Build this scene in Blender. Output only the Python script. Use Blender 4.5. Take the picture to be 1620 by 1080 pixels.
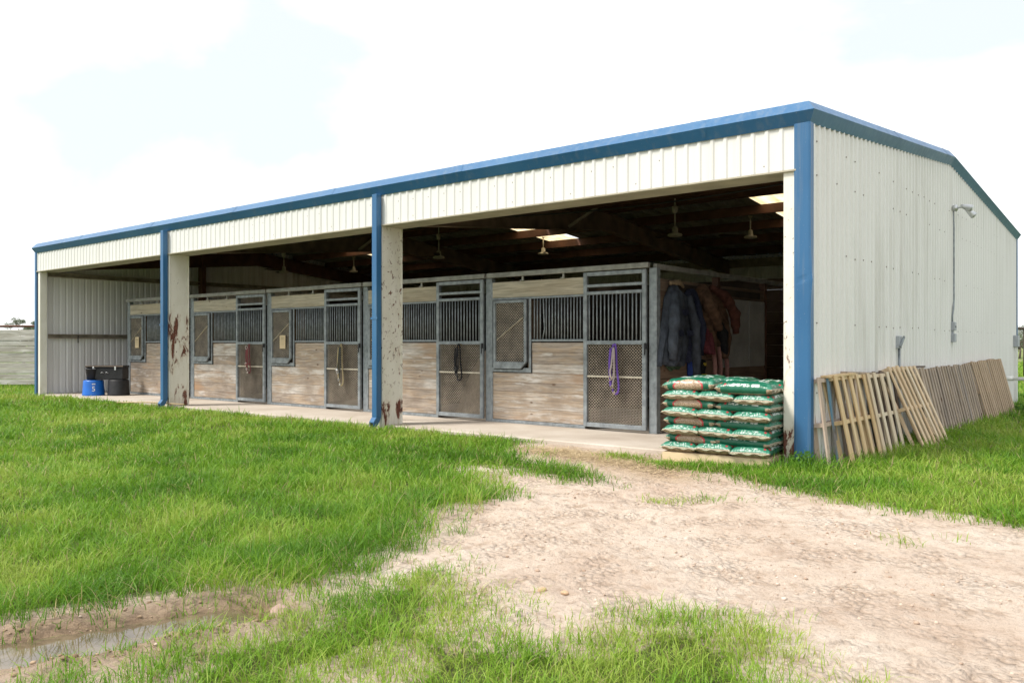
import bpy, math, random
import numpy as np
from mathutils import Vector, Matrix, noise as mnoise
R = math.radians
random.seed(7); rng = np.random.default_rng(7)
for o in list(bpy.data.objects): bpy.data.objects.remove(o)
C = bpy.context.scene.collection
S = bpy.context.scene

# ------------------------------------------------------------------ camera
YAW = 39.4214
cd = bpy.data.cameras.new("camera"); cam = bpy.data.objects.new("camera", cd); C.objects.link(cam)
cam.location = (3.01833, -8.31997, 1.23)
cam.rotation_euler = (R(90), 0, R(YAW))
cd.sensor_width = 36; cd.lens = 29.461; cd.shift_y = 4.86 / 1620
cd.clip_start = 0.05; cd.clip_end = 3000
S.camera = cam
# ------------------------------------------------------------------ sky and sun
SUN_EL, SUN_AZ = 54.0, 214.0        # azimuth clockwise from +Y: in front of the barn, to its left
w = bpy.data.worlds.new("World"); S.world = w; w.use_nodes = True
nt = w.node_tree; nt.nodes.clear()
def wn(t, **k):
    n = nt.nodes.new(t)
    for a, b in k.items(): setattr(n, a, b)
    return n
out = wn('ShaderNodeOutputWorld'); bg = wn('ShaderNodeBackground'); bg.inputs[1].default_value = 0.1
sky = wn('ShaderNodeTexSky', sky_type='NISHITA', sun_disc=False)
sky.sun_elevation = R(SUN_EL); sky.sun_rotation = R(SUN_AZ); sky.air_density = 1.0; sky.dust_density = 2.0
tc = wn('ShaderNodeTexCoord'); mp = wn('ShaderNodeMapping')
mp.inputs['Scale'].default_value = (1, 1, 1.7); mp.inputs['Location'].default_value = (3.3, 1.1, 0.4)
nz = wn('ShaderNodeTexNoise'); nz.inputs['Scale'].default_value = 2.3; nz.inputs['Detail'].default_value = 9; nz.inputs['Roughness'].default_value = 0.52
nz.inputs['Distortion'].default_value = 0.25
rp = wn('ShaderNodeValToRGB'); rp.color_ramp.elements[0].position = 0.395; rp.color_ramp.elements[1].position = 0.68
rp.color_ramp.elements[0].color = (0, 0, 0, 1)
hz = wn('ShaderNodeMix', data_type='RGBA'); hz.inputs[0].default_value = 0.88; hz.inputs[7].default_value = (5.15, 5.5, 5.85, 1)
mx = wn('ShaderNodeMix', data_type='RGBA'); mx.inputs[7].default_value = (9.6, 9.5, 9.35, 1)
L = nt.links.new
L(tc.outputs['Generated'], mp.inputs[0]); L(mp.outputs[0], nz.inputs['Vector']); L(nz.outputs['Fac'], rp.inputs[0])
L(sky.outputs[0], hz.inputs[6]); L(hz.outputs[2], mx.inputs[6]); L(rp.outputs[0], mx.inputs[0])
L(mx.outputs[2], bg.inputs[0]); L(bg.outputs[0], out.inputs[0])
sd = bpy.data.lights.new("sun", 'SUN'); sd.energy = 2.4; sd.angle = R(13); sd.color = (1, 0.955, 0.88)
sun = bpy.data.objects.new("sun", sd); C.objects.link(sun)
az, el = R(SUN_AZ), R(SUN_EL)
sv = Vector((math.sin(az) * math.cos(el), math.cos(az) * math.cos(el), math.sin(el)))
sun.rotation_euler = (-sv).to_track_quat('-Z', 'Y').to_euler()
S.view_settings.view_transform = 'Standard'; S.view_settings.look = 'None'
S.view_settings.exposure = 0.95; S.view_settings.gamma = 1.0
S.cycles.max_bounces = 8

# ------------------------------------------------------------------ material helpers
class NT:
    def __init__(s, name):
        s.m = bpy.data.materials.new(name); s.m.use_nodes = True; s.t = s.m.node_tree
        s.b = s.t.nodes['Principled BSDF']; s.out = s.t.nodes['Material Output']
    def n(s, t, **k):
        n = s.t.nodes.new(t)
        for a, b in k.items(): setattr(n, a, b)
        return n
    def l(s, a, b): s.t.links.new(a, b)
    def attr(s, name): return s.n('ShaderNodeAttribute', attribute_name=name)
    def pos(s, scale=(1, 1, 1), obj=True, off=None):
        tc = s.n('ShaderNodeTexCoord'); mp = s.n('ShaderNodeMapping'); mp.inputs['Scale'].default_value = scale
        s.l(tc.outputs['Object'], mp.inputs[0])
        if off is not None:
            cb = s.n('ShaderNodeCombineXYZ'); mu = s.math('MULTIPLY', off, 37.0)
            for i in range(3): s.l(mu, cb.inputs[i])
            s.l(cb.outputs[0], mp.inputs['Location'])
        return mp.outputs[0]
    def noise(s, vec, scale=5, detail=4, rough=.55, dist=0):
        n = s.n('ShaderNodeTexNoise'); n.inputs['Scale'].default_value = scale; n.inputs['Detail'].default_value = detail
        n.inputs['Roughness'].default_value = rough; n.inputs['Distortion'].default_value = dist
        if vec is not None: s.l(vec, n.inputs['Vector'])
        return n.outputs['Fac']
    def ramp(s, fac, *stops, interp='LINEAR'):
        r = s.n('ShaderNodeValToRGB'); cr = r.color_ramp; cr.interpolation = interp
        while len(cr.elements) < len(stops): cr.elements.new(.5)
        for e, (p, c) in zip(cr.elements, stops):
            e.position = p; e.color = (*c, 1) if isinstance(c, tuple) else (c, c, c, 1)
        s.l(fac, r.inputs[0]); return r.outputs[0]
    def mix(s, fac, a, b, mode='MIX'):
        n = s.n('ShaderNodeMix', data_type='RGBA', blend_type=mode)
        for sock, v in ((n.inputs[0], fac), (n.inputs[6], a), (n.inputs[7], b)):
            if isinstance(v, (int, float)): sock.default_value = v if sock is n.inputs[0] else (v, v, v, 1)
            elif isinstance(v, tuple): sock.default_value = (*v, 1)
            else: s.l(v, sock)
        return n.outputs[2]
    def math(s, op, a, b=0.0, clamp=False):
        n = s.n('ShaderNodeMath', operation=op); n.use_clamp = clamp
        for i, v in enumerate((a, b)):
            if isinstance(v, (int, float)): n.inputs[i].default_value = v
            else: s.l(v, n.inputs[i])
        return n.outputs[0]
    def bump(s, h, strength=.3, dist=.01):
        n = s.n('ShaderNodeBump'); n.inputs['Strength'].default_value = strength; n.inputs['Distance'].default_value = dist
        s.l(h, n.inputs['Height']); s.l(n.outputs[0], s.b.inputs['Normal'])
    def fin(s, col, rough=.6, metal=0., spec=.4):
        if isinstance(col, tuple): s.b.inputs['Base Color'].default_value = (*col, 1)
        else: s.l(col, s.b.inputs['Base Color'])
        if isinstance(rough, (int, float)): s.b.inputs['Roughness'].default_value = rough
        else: s.l(rough, s.b.inputs['Roughness'])
        s.b.inputs['Metallic'].default_value = metal; s.b.inputs['Specular IOR Level'].default_value = spec
        return s.m

def m_plain(name, c, rough=.6, metal=0., var=.15, scale=8, bump=0):
    k = NT(name); v = k.noise(k.pos(), scale, 5)
    lo = tuple(x * (1 - var) for x in c); hi = tuple(min(1, x * (1 + var)) for x in c)
    if bump: k.bump(v, bump)
    return k.fin(k.ramp(v, (.3, lo), (.7, hi)), rough, metal)

def m_panel(name, c, dirt, amount):
    k = NT(name)
    st = k.noise(k.pos((3.2, 3.2, .16)), 2.2, 6, .62)
    big = k.noise(k.pos((.35, .35, .3)), 1.0, 3)
    f = k.math('MULTIPLY', k.ramp(st, (.42, 0.), (.75, 1.)), k.ramp(big, (.40, 0.), (.66, 1.)))
    f = k.math('MULTIPLY', f, amount)
    fine = k.noise(k.pos(), 60, 3)
    base = k.mix(k.ramp(fine, (.35, 0.), (.65, 1.)), tuple(x * .965 for x in c), c)
    return k.fin(k.mix(f, base, dirt), .55)

def m_wood(name, cols, grain_axis=0, sc=1.0, gr=.35, rough=.8, knots=True, stain=None):
    """weathered timber: grain along one axis, own tone per board through the rnd attribute"""
    k = NT(name); a = k.attr('rnd').outputs['Fac']
    s = [22 * sc, 22 * sc, 22 * sc]; s[grain_axis] = 1.3 * sc
    g = k.noise(k.pos(tuple(s), off=a), 2.0, 7, .62, .6)
    s2 = [5 * sc, 5 * sc, 5 * sc]; s2[grain_axis] = .9 * sc
    p = k.noise(k.pos(tuple(s2), off=a), 1.4, 5, .6, .4)
    n = len(cols)
    t = k.math('ADD', k.math('MULTIPLY', a, .62), k.math('MULTIPLY', k.math('SUBTRACT', p, .5), 2.3))
    t = k.math('ADD', t, .19, True)
    base = k.ramp(t, *[(i / (n - 1), c) for i, c in enumerate(cols)])
    col = k.mix(k.math('MULTIPLY', k.ramp(g, (.38, 1.), (.62, 0.)), gr), base, tuple(x * .38 for x in cols[0]))
    if knots:
        s3 = [4.2, 4.2, 4.2]; s3[grain_axis] = 2.1
        v = k.n('ShaderNodeTexVoronoi'); v.inputs['Scale'].default_value = 1.25; k.l(k.pos(tuple(s3), off=a), v.inputs['Vector'])
        col = k.mix(k.ramp(v.outputs['Distance'], (.05, .85), (.11, 0.)), col, (.12, .065, .035))
    if stain:
        s4 = [2.2] * 3; s4[grain_axis] = .5
        q = k.noise(k.pos(tuple(s4), off=a), 1.2, 4)
        col = k.mix(k.ramp(q, (.56, 0.), (.68, .8)), col, stain)
    if name == 'weathered_stall_boards':
        q2 = k.noise(k.pos((.8, 3.5, 3.5), off=a), 1.7, 5, .6); col = k.mix(k.ramp(q2, (.58, 0.), (.66, .75)), col, (.66, .625, .585))
        q3 = k.noise(k.pos((1.1, 1.1, 1.1)), 1.5, 5, .65); col = k.mix(k.ramp(q3, (.50, 0.), (.70, .45)), col, (.22, .17, .13))
    k.bump(g, .35, .004)
    return k.fin(col, rough, 0, .2)

def m_peel(name, hi, lo, axis_off, fl=.67):
    """cream paint flaking off red-brown primer; hi / lo set how much is gone at mid height / at the foot"""
    k = NT(name); p = k.pos((1.9, 1.9, .62)); tcz = k.n('ShaderNodeSeparateXYZ'); tc2 = k.n('ShaderNodeTexCoord'); k.l(tc2.outputs['Object'], tcz.inputs[0])
    mp = k.n('ShaderNodeMapping'); mp.inputs['Location'].default_value = (axis_off, axis_off * 2, axis_off); k.l(p, mp.inputs[0])
    a = k.noise(mp.outputs[0], 3.6, 9, .70, .7)
    z = k.math('MULTIPLY', tcz.outputs[2], 1 / 3.2)
    th = k.ramp(z, (0.02, lo), (.09, lo), (.17, .70), (.27, hi), (.52, hi), (.62, .70), (.9, .72), interp='EASE')
    f = k.math('MULTIPLY', k.math('SUBTRACT', a, th), 60, True)
    sp = k.noise(k.pos((1, 1, .8)), 30, 3)
    f2 = k.math('MULTIPLY', k.ramp(k.noise(k.pos((1, 1, .7)), 19, 7, .72, .6), (fl, 0.), (fl + .015, 1.)), k.ramp(z, (.12, .0), (.28, 1.), (.7, 1.), (.9, .35)))
    f = k.math('MAXIMUM', f, f2)
    dirt = k.noise(k.pos((2, 2, 1)), 2.2, 3)
    cream = k.ramp(dirt, (.35, (.70, .665, .57)), (.6, (.78, .75, .67)))
    rust = k.ramp(k.noise(k.pos(), 25, 4), (.35, (.10, .035, .025)), (.7, (.22, .085, .055)))
    k.bump(k.math('SUBTRACT', 1.0, f), .5, .003)
    st = k.math('MULTIPLY', k.math('SUBTRACT', k.math('ADD', a, .08), th), 9, True); cream = k.mix(k.math('MULTIPLY', st, .55), cream, (.50, .36, .25)); return k.fin(k.mix(f, cream, rust), .55)

M = {}
M['panel'] = m_panel('cream_wall_panel', (.80, .79, .765), (.42, .40, .34), .6)
M['panel_front'] = m_panel('cream_front_panel', (.735, .728, .70), (.46, .43, .37), .45)
M['panel_in'] = m_panel('cream_wall_panel_inner', (.76, .75, .745), (.26, .20, .16), .7)
def m_blue():
    k = NT('blue_trim_paint'); a = k.noise(k.pos(), .9, 4); b = k.noise(k.pos((9, 9, .5)), 2, 5, .6); c = k.noise(k.pos(), 70, 3)
    col = k.ramp(a, (.3, (.022, .105, .235)), (.55, (.030, .125, .27)), (.75, (.045, .145, .28)))
    col = k.mix(k.math('MULTIPLY', k.ramp(b, (.52, 0.), (.75, 1.)), .35), col, (.16, .20, .24)); col = k.mix(k.ramp(c, (.70, 0.), (.74, .7)), col, (.30, .33, .36))
    return k.fin(col, k.ramp(b, (.3, .28), (.7, .5)), 0, .5)
M['blue'] = m_blue()
M['galv'] = m_plain('galvanised_steel', (.255, .28, .295), .5, .25, .32, 12)
M['galv_dirty'] = m_plain('dusty_galvanised_steel', (.29, .285, .26), .6, .15, .3, 9)
M['mesh'] = m_plain('dusty_expanded_mesh', (.37, .315, .25), .7, .05, .3, 6)
M['roofin'] = m_plain('galvalume_roof_sheet', (.27, .285, .245), .55, .3, .3, 3)
M['primer'] = m_plain('red_oxide_steel', (.115, .052, .032), .7, 0, .35, 4)
M['primer2'] = m_plain('dusty_brown_steel', (.20, .145, .105), .7, 0, .3, 4)
M['girt'] = m_plain('dusty_cream_steel', (.34, .29, .235), .7, 0, .3, 5)
M['soffit'] = m_plain('tan_header_steel', (.42, .38, .29), .6, 0, .2, 3)
M['dark'] = m_plain('shade_dark_timber_and_pipe', (.05, .037, .028), .85, 0, .4, 3)  # inner timber darkened to hold the interior shade; gate pipes share the tone
M['black'] = m_plain('black_rubber', (.018, .018, .02), .55, 0, .3, 8)
M['white_plastic'] = m_plain('white_pvc', (.75, .74, .70), .45, 0, .06, 5)
M['grey_box'] = m_plain('grey_electrical_box', (.38, .40, .43), .5, .2, .12, 12)
M['kick'] = m_wood('weathered_stall_boards', [(.34, .275, .22), (.47, .40, .335), (.50, .385, .28), (.56, .485, .41), (.72, .675, .62)], 0, 1, .5, .85, True, (.40, .25, .15))
M['topboard'] = m_wood('tan_stall_top_board', [(.49, .415, .31), (.58, .51, .40), (.62, .56, .46)], 0, .8, .48)
M['sidewood'] = m_wood('stall_side_planks', [(.17, .115, .08), (.24, .165, .115), (.20, .15, .12)], 1, .8, .4)
M['fence'] = m_wood('whitewashed_fence_boards', [(.44, .41, .36), (.62, .59, .54), (.50, .47, .41), (.68, .66, .61)], 0, .8, .5, .85, False, (.30, .27, .22))
M['pal_a'] = m_wood('pinkish_pallet_wood', [(.50, .38, .30), (.58, .46, .37)], 2, 1, .3)
M['pal_b'] = m_wood('yellow_pallet_wood', [(.60, .415, .22), (.68, .50, .29), (.72, .57, .37)], 2, 1, .28)
M['pal_p'] = m_wood('pale_pallet_wood', [(.64, .51, .36), (.72, .62, .47)], 2, 1, .22)
M['pal_d'] = m_wood('dark_pallet_wood', [(.13, .095, .075), (.20, .15, .12)], 2, 1, .4)
M['pal_o'] = m_wood('fresh_pallet_wood', [(.62, .44, .27), (.70, .53, .35), (.72, .60, .45)], 2, 1, .25)
M['pal_g'] = m_wood('grey_pallet_wood', [(.30, .245, .20), (.42, .335, .265), (.47, .365, .27), (.36, .31, .275)], 2, 1, .4)
M['pal_t'] = m_wood('tan_pallet_wood', [(.40, .29, .195), (.50, .375, .26), (.44, .325, .225)], 2, 1, .32)
M['pal_blue'] = m_wood('blue_painted_board', [(.10, .26, .40), (.17, .31, .42), (.33, .27, .24)], 2, 1, .3)
M['bagpallet'] = m_wood('pale_bag_pallet', [(.66, .50, .30), (.72, .57, .37)], 0, 1, .25)

def m_concrete():
    k = NT('worn_concrete'); a = k.noise(k.pos((.6, .6, .6)), 1.6, 6); b = k.noise(k.pos(), 45, 4)
    c = k.ramp(a, (.3, (.40, .335, .275)), (.52, (.52, .455, .385)), (.72, (.60, .54, .475)))
    k.bump(b, .15, .004); return k.fin(k.mix(k.ramp(b, (.3, .25), (.7, 0.)), c, (.33, .26, .2)), .75, 0, .3)
M['concrete'] = m_concrete()

# ------------------------------------------------------------------ mesh helpers
class MB:
    def __init__(s): s.v = []; s.f = []; s.r = []
    def add(s, vs, fs, rnd=None):
        b = len(s.v); rnd = random.random() if rnd is None else rnd
        s.v += [tuple(p) for p in vs]; s.f += [tuple(i + b for i in f) for f in fs]; s.r += [rnd] * len(vs); return s
    def box(s, x0, x1, y0, y1, z0, z1, rnd=None, mat=None):
        vs = [(x, y, z) for z in (z0, z1) for y in (y0, y1) for x in (x0, x1)]
        if mat is not None: vs = [mat @ Vector(p) for p in vs]
        return s.add(vs, [(0, 2, 3, 1), (4, 5, 7, 6), (0, 1, 5, 4), (2, 6, 7, 3), (0, 4, 6, 2), (1, 3, 7, 5)], rnd)
    def bar(s, p, q, wx, wy, up=(0, 0, 1), rnd=None):
        p, q = Vector(p), Vector(q); d = (q - p).normalized(); u = Vector(up)
        if abs(d.dot(u)) > .98: u = Vector((0, 1, 0))
        sx = d.cross(u).normalized(); sy = sx.cross(d).normalized(); vs = []
        for e in (p, q):
            for a, b in ((-1, -1), (1, -1), (1, 1), (-1, 1)): vs.append(e + sx * a * wx / 2 + sy * b * wy / 2)
        return s.add(vs, [(3, 2, 1, 0), (4, 5, 6, 7), (0, 1, 5, 4), (1, 2, 6, 5), (2, 3, 7, 6), (3, 0, 4, 7)], rnd)
    def tube(s, pts, r, n=8, closed=False, flat=1.0, cap=True, rnd=None):
        pts = [Vector(p) for p in pts]; m = len(pts); rs = r if isinstance(r, (list, tuple)) else [r] * m
        vs = []; nrm = None
        for i in range(m):
            a = pts[(i - 1) % m] if closed or i else pts[0]; b = pts[(i + 1) % m] if closed or i < m - 1 else pts[-1]
            d = (b - a).normalized()
            if nrm is None:
                nrm = d.orthogonal().normalized() if flat == 1 else (Vector((0, 1, 0)) - d * d.y).normalized()
            nrm = (nrm - d * nrm.dot(d)).normalized(); bi = d.cross(nrm)
            for j in range(n):
                t = 2 * math.pi * j / n; vs.append(pts[i] + (nrm * math.cos(t) * flat + bi * math.sin(t)) * rs[i])
        fs = []
        for i in range(m if closed else m - 1):
            for j in range(n):
                a = i * n + j; b = i * n + (j + 1) % n; c = ((i + 1) % m) * n + (j + 1) % n; d = ((i + 1) % m) * n + j
                fs.append((a, b, c, d))
        if cap and not closed: fs += [tuple(range(n - 1, -1, -1)), tuple(range((m - 1) * n, m * n))]
        return s.add(vs, fs, rnd)
    def lathe(s, prof, n=24, at=(0, 0, 0), rnd=None, axis='z'):
        vs = []; m = len(prof)
        for r_, z in prof:
            for j in range(n):
                t = 2 * math.pi * j / n; p = (r_ * math.cos(t), r_ * math.sin(t), z)
                if axis == 'x': p = (z, p[0], p[1])
                if axis == 'y': p = (p[0], z, p[1])
                vs.append((p[0] + at[0], p[1] + at[1], p[2] + at[2]))
        fs = [(i * n + j, i * n + (j + 1) % n, (i + 1) * n + (j + 1) % n, (i + 1) * n + j) for i in range(m - 1) for j in range(n)]
        if prof[0][0] > 1e-4: fs.append(tuple(range(n - 1, -1, -1)))
        if prof[-1][0] > 1e-4: fs.append(tuple(range((m - 1) * n, m * n)))
        return s.add(vs, fs, rnd)
    def prism(s, poly, axis, a, b, rnd=None):
        """poly in the two other axes, extruded from a to b along axis"""
        def P(u, v, t): return (t, u, v) if axis == 'x' else ((u, t, v) if axis == 'y' else (u, v, t))
        n = len(poly); vs = [P(u, v, a) for u, v in poly] + [P(u, v, b) for u, v in poly]
        return s.add(vs, [tuple(range(n - 1, -1, -1)), tuple(range(n, 2 * n))] + [(i, (i + 1) % n, n + (i + 1) % n, n + i) for i in range(n)], rnd)
    def build(s, name, mat, parent=None, smooth=False, bevel=0, fix=True):
        me = bpy.data.meshes.new(name); me.from_pydata(s.v, [], s.f); me.materials.append(mat)
        at = me.attributes.new('rnd', 'FLOAT', 'POINT'); at.data.foreach_set('value', s.r)
        if fix:
            import bmesh
            bm = bmesh.new(); bm.from_mesh(me); bmesh.ops.recalc_face_normals(bm, faces=bm.faces); bm.to_mesh(me); bm.free()
        if smooth: me.polygons.foreach_set('use_smooth', [True] * len(me.polygons))
        o = bpy.data.objects.new(name, me); C.objects.link(o)
        if parent: o.parent = parent
        if bevel:
            b = o.modifiers.new('bevel', 'BEVEL'); b.width = bevel; b.segments = 1; b.limit_method = 'ANGLE'
        return o
def mesh_np(name, V, F4=None, F3=None, mat=None, parent=None, smooth=True, attrs=None, cols=None):
    me = bpy.data.meshes.new(name); V = np.asarray(V, np.float32)
    n4 = 0 if F4 is None else len(F4); n3 = 0 if F3 is None else len(F3)
    me.vertices.add(len(V)); me.vertices.foreach_set('co', V.ravel())
    idx = np.concatenate([np.asarray(a, np.int32).ravel() for a in (F4, F3) if a is not None and len(a)])
    me.loops.add(len(idx)); me.loops.foreach_set('vertex_index', idx)
    me.polygons.add(n4 + n3)
    st = np.concatenate([np.arange(n4) * 4, n4 * 4 + np.arange(n3) * 3]).astype(np.int32)
    me.polygons.foreach_set('loop_start', st)
    me.polygons.foreach_set('use_smooth', np.full(n4 + n3, smooth))
    for k, a in (attrs or {}).items():
        at = me.attributes.new(k, 'FLOAT', 'POINT'); at.data.foreach_set('value', np.asarray(a, np.float32))
    for k, a in (cols or {}).items():
        at = me.attributes.new(k, 'FLOAT_COLOR', 'POINT'); at.data.foreach_set('color', np.asarray(a, np.float32).ravel())
    me.update(calc_edges=True); me.validate()
    if mat: me.materials.append(mat)
    o = bpy.data.objects.new(name, me); C.objects.link(o)
    if parent: o.parent = parent
    return o
def tag(o, label, cat, group=None, kind=None):
    if label: o['label'] = label
    if cat: o['category'] = cat
    if group: o['group'] = group
    if kind: o['kind'] = kind
    return o
def thing(name, label, cat, loc=(0, 0, 0), rot=(0, 0, 0), group=None):
    o = bpy.data.objects.new(name, None); C.objects.link(o); o.location = loc; o.rotation_euler = rot
    o.empty_display_size = .2
    return tag(o, label, cat, group)
def kids(o): return [c for c in C.objects if c.parent == o]
def dup(o, loc=None, rot=None, label=None, parent=None):
    c = o.copy(); C.objects.link(c)
    if parent: c.parent = parent
    if loc is not None: c.location = loc
    if rot is not None: c.rotation_euler = rot
    if label: c['label'] = label
    for k in kids(o): dup(k, parent=c)
    return c
# smooth value noise on arrays
def vnoise(x, y, seed=0):
    xi = np.floor(x).astype(np.int64); yi = np.floor(y).astype(np.int64); fx = x - xi; fy = y - yi
    def h(a, b):
        n = (a * 374761393 + b * 668265263 + seed * 974634777) & 0x7fffffff
        n = ((n ^ (n >> 13)) * 1274126177) & 0x7fffffff
        return ((n ^ (n >> 16)) & 0xffff) / 65535.0
    u = fx * fx * (3 - 2 * fx); v = fy * fy * (3 - 2 * fy)
    return (h(xi, yi) * (1 - u) + h(xi + 1, yi) * u) * (1 - v) + (h(xi, yi + 1) * (1 - u) + h(xi + 1, yi + 1) * u) * v
def fbm(x, y, oct=4, seed=0, gain=.5):
    s = 0; a = 1; t = 0
    for i in range(oct): s = s + a * vnoise(x * 2 ** i, y * 2 ** i, seed + i); t += a; a *= gain
    return s / t
def sdf(px, py, poly):
    """signed distance to a polygon, positive inside"""
    P = np.asarray(poly, float); Q = np.roll(P, -1, 0); d = np.full(px.shape, 1e9); ins = np.zeros(px.shape, bool)
    for (ax, ay), (bx, by) in zip(P, Q):
        ex, ey = bx - ax, by - ay; t = np.clip(((px - ax) * ex + (py - ay) * ey) / (ex * ex + ey * ey + 1e-12), 0, 1)
        d = np.minimum(d, np.hypot(px - ax - t * ex, py - ay - t * ey))
        c = ((ay > py) != (by > py)) & (px < ex * (py - ay) / (ey if abs(ey) > 1e-12 else 1e-12) + ax); ins ^= c
    return np.where(ins, d, -d)
#@@SETTING
# ------------------------------------------------------------------ ground
DIRT = [(-3.45, .3), (-3.3, -.35), (-2.99, -.78), (-2.1, -1.2), (-1.22, -1.62), (-.94, -2.11), (-1.36, -2.38), (-1.89, -2.22), (-2.5, -2.1),
        (-1.84, -2.5), (-1.13, -3.12), (-1.15, -3.47), (-1.18, -3.87), (-.75, -4.5), (-.55, -4.96), (-.44, -5.3), (-.43, -5.52), (-.46, -5.77),
        (-.54, -5.85), (-.63, -6.13), (-.74, -6.38), (-.86, -6.64), (-.98, -6.92), (-1.4, -7.9), (-1.9, -9.5), (-1.1, -9.5), (-.5, -7.9), (-.27, -7.06),
        (-.21, -6.75), (-.31, -6.52), (-.22, -6.34), (-.18, -6.15), (-.19, -5.87), (-.29, -5.56), (-.31, -5.19), (-.15, -5.06), (.35, -5.31),
        (.64, -5.48), (.87, -5.54), (.87, -5.4), (.87, -5.06), (.96, -4.93), (1.39, -4.63), (1.64, -4.81), (1.85, -5.02), (2.02, -5.19), (2.6, -5.9),
        (4, -7.2), (9, -9), (20, -11), (34, -10), (34, -5), (12, -5.0), (6, -3.6), (3.2, -2.5), (2.14, -2.06), (1.65, -1.83), (1.26, -1.95), (.9, -1.79), (.45, -1.53), (.05, -1.47), (-.72, -1.0),
        (-1.18, -.62), (-1.45, -.35), (-1.6, .3)]
RUT = [(-.36, -6.15), (-.46, -6.45), (-.56, -6.75), (-.67, -7.08), (-.95, -7.9), (-1.3, -9.2)]
def segdist(px, py, pts):
    d = np.full(px.shape, 1e9)
    for (ax, ay), (bx, by) in zip(pts[:-1], pts[1:]):
        ex, ey = bx - ax, by - ay; t = np.clip(((px - ax) * ex + (py - ay) * ey) / (ex * ex + ey * ey), 0, 1)
        d = np.minimum(d, np.hypot(px - ax - t * ex, py - ay - t * ey))
    return d
def dirt_sd(x, y):
    n = .34 * (fbm(x * 2.1, y * 2.1, 3, 11) - .5) + .16 * (fbm(x * 9, y * 9, 2, 21) - .5)
    return sdf(x, y, DIRT) + n
def in_barn(x, y, pad=0.): return (x > -18.7 - pad) & (x < .02 + pad) & (y > .06 - pad) & (y < 12.15 + pad)
def height(x, y, fine=True):
    x = np.asarray(x, float); y = np.asarray(y, float)
    far = np.clip((np.hypot(x + 6, y - 4) - 20) / 60, 0, 1)
    h = .05 * (fbm(x * .3, y * .3, 3, 1) - .5) * np.clip((-y) / 3, 0, 1) * np.clip((y + 7) / 2.5, .12, 1) + far * 2.0 * (fbm(x * .02, y * .02, 3, 5) - .5)
    sd = dirt_sd(x, y); b = np.clip(sd / .25 + .5, 0, 1); b = b * b * (3 - 2 * b)
    near = np.clip(1 - np.hypot(x, y + 4) / 16, 0, 1)
    if fine:
        r = .042 * (fbm(x * 3.3, y * 3.3, 4, 31, .6) - .5) + .046 * np.clip(fbm(x * 13, y * 13, 3, 41, .6) - .52, 0, 1) * 2.2 * np.clip((fbm(x * 1.9, y * 1.9, 3, 45) - .38) * 5, .15, 1) + .016 * (fbm(x * 30, y * 30, 2, 51) - .5)
        ruts = np.exp(-((segdist(x, y, [(-1.2, -1.2), (.3, -3.3), (3.0, -5.2)])) / .5) ** 2) * -.02
        h = h + b * near * (r + ruts) + (1 - b) * near * .03 * (fbm(x * 2.5, y * 2.5, 3, 61) - .4)
    d = segdist(x, y, RUT)
    rg_ = np.clip((-5.6 - y) / .4, 0, 1)
    h = h - .085 * np.exp(-(d / .175) ** 2.4) + rg_ * np.exp(-((d - .27) / .09) ** 2) * (.055 * fbm(x * 8, y * 8, 3, 71) + .05 * np.clip(fbm(x * 19, y * 19, 3, 73) - .5, 0, 1))
    # firm, level strip along the slab and the side wall
    k = np.clip((np.maximum(np.maximum(-18.9 - x, x - .2), np.maximum(-.3 - y, y - 12.4))) / .8, 0, 1)
    return h * k - .012 * (1 - k)
def axis(lo, hi, step, far, g=1.09, mx=60):
    a = list(np.arange(lo, hi, step)); s = step; p = a[-1]
    while p < far: s = min(s * g, mx); p += s; a.append(p)
    s = step; p = lo; b = []
    while p > -far: s = min(s * g, mx); p -= s; b.append(p)
    return np.array(b[::-1] + a)
gx = axis(-2.3, 3.2, .026, 1400); gy = axis(-7.9, -.9, .026, 1400)
GX, GY = np.meshgrid(gx, gy); Hh = height(GX, GY)
V = np.stack([GX, GY, Hh], -1).reshape(-1, 3); nx, ny = len(gx), len(gy)
ii = (np.arange(ny - 1)[:, None] * nx + np.arange(nx - 1)[None]).ravel()
F = np.stack([ii, ii + 1, ii + 1 + nx, ii + nx], 1)
sdg = dirt_sd(GX, GY); lawn = np.clip((-sdg - .08) / .34, 0, 1); lawn = np.where((GY < -4.4) & (GX > -.6) & (GX < 4), lawn * np.clip((fbm(GX * 1.6, GY * 1.6, 3, 131) - .34) * 6, .0, 1), lawn)
dr = segdist(GX, GY, RUT); wet = np.clip(1.35 - dr / .42, 0, 1) * np.clip((-5.5 - GY) / .5, 0, 1)
straw = np.exp(-(segdist(GX, GY, [(-2.9, -.55), (-2.2, -.75), (-1.5, -.85), (-.9, -1.2)]) / .42) ** 2)

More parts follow.
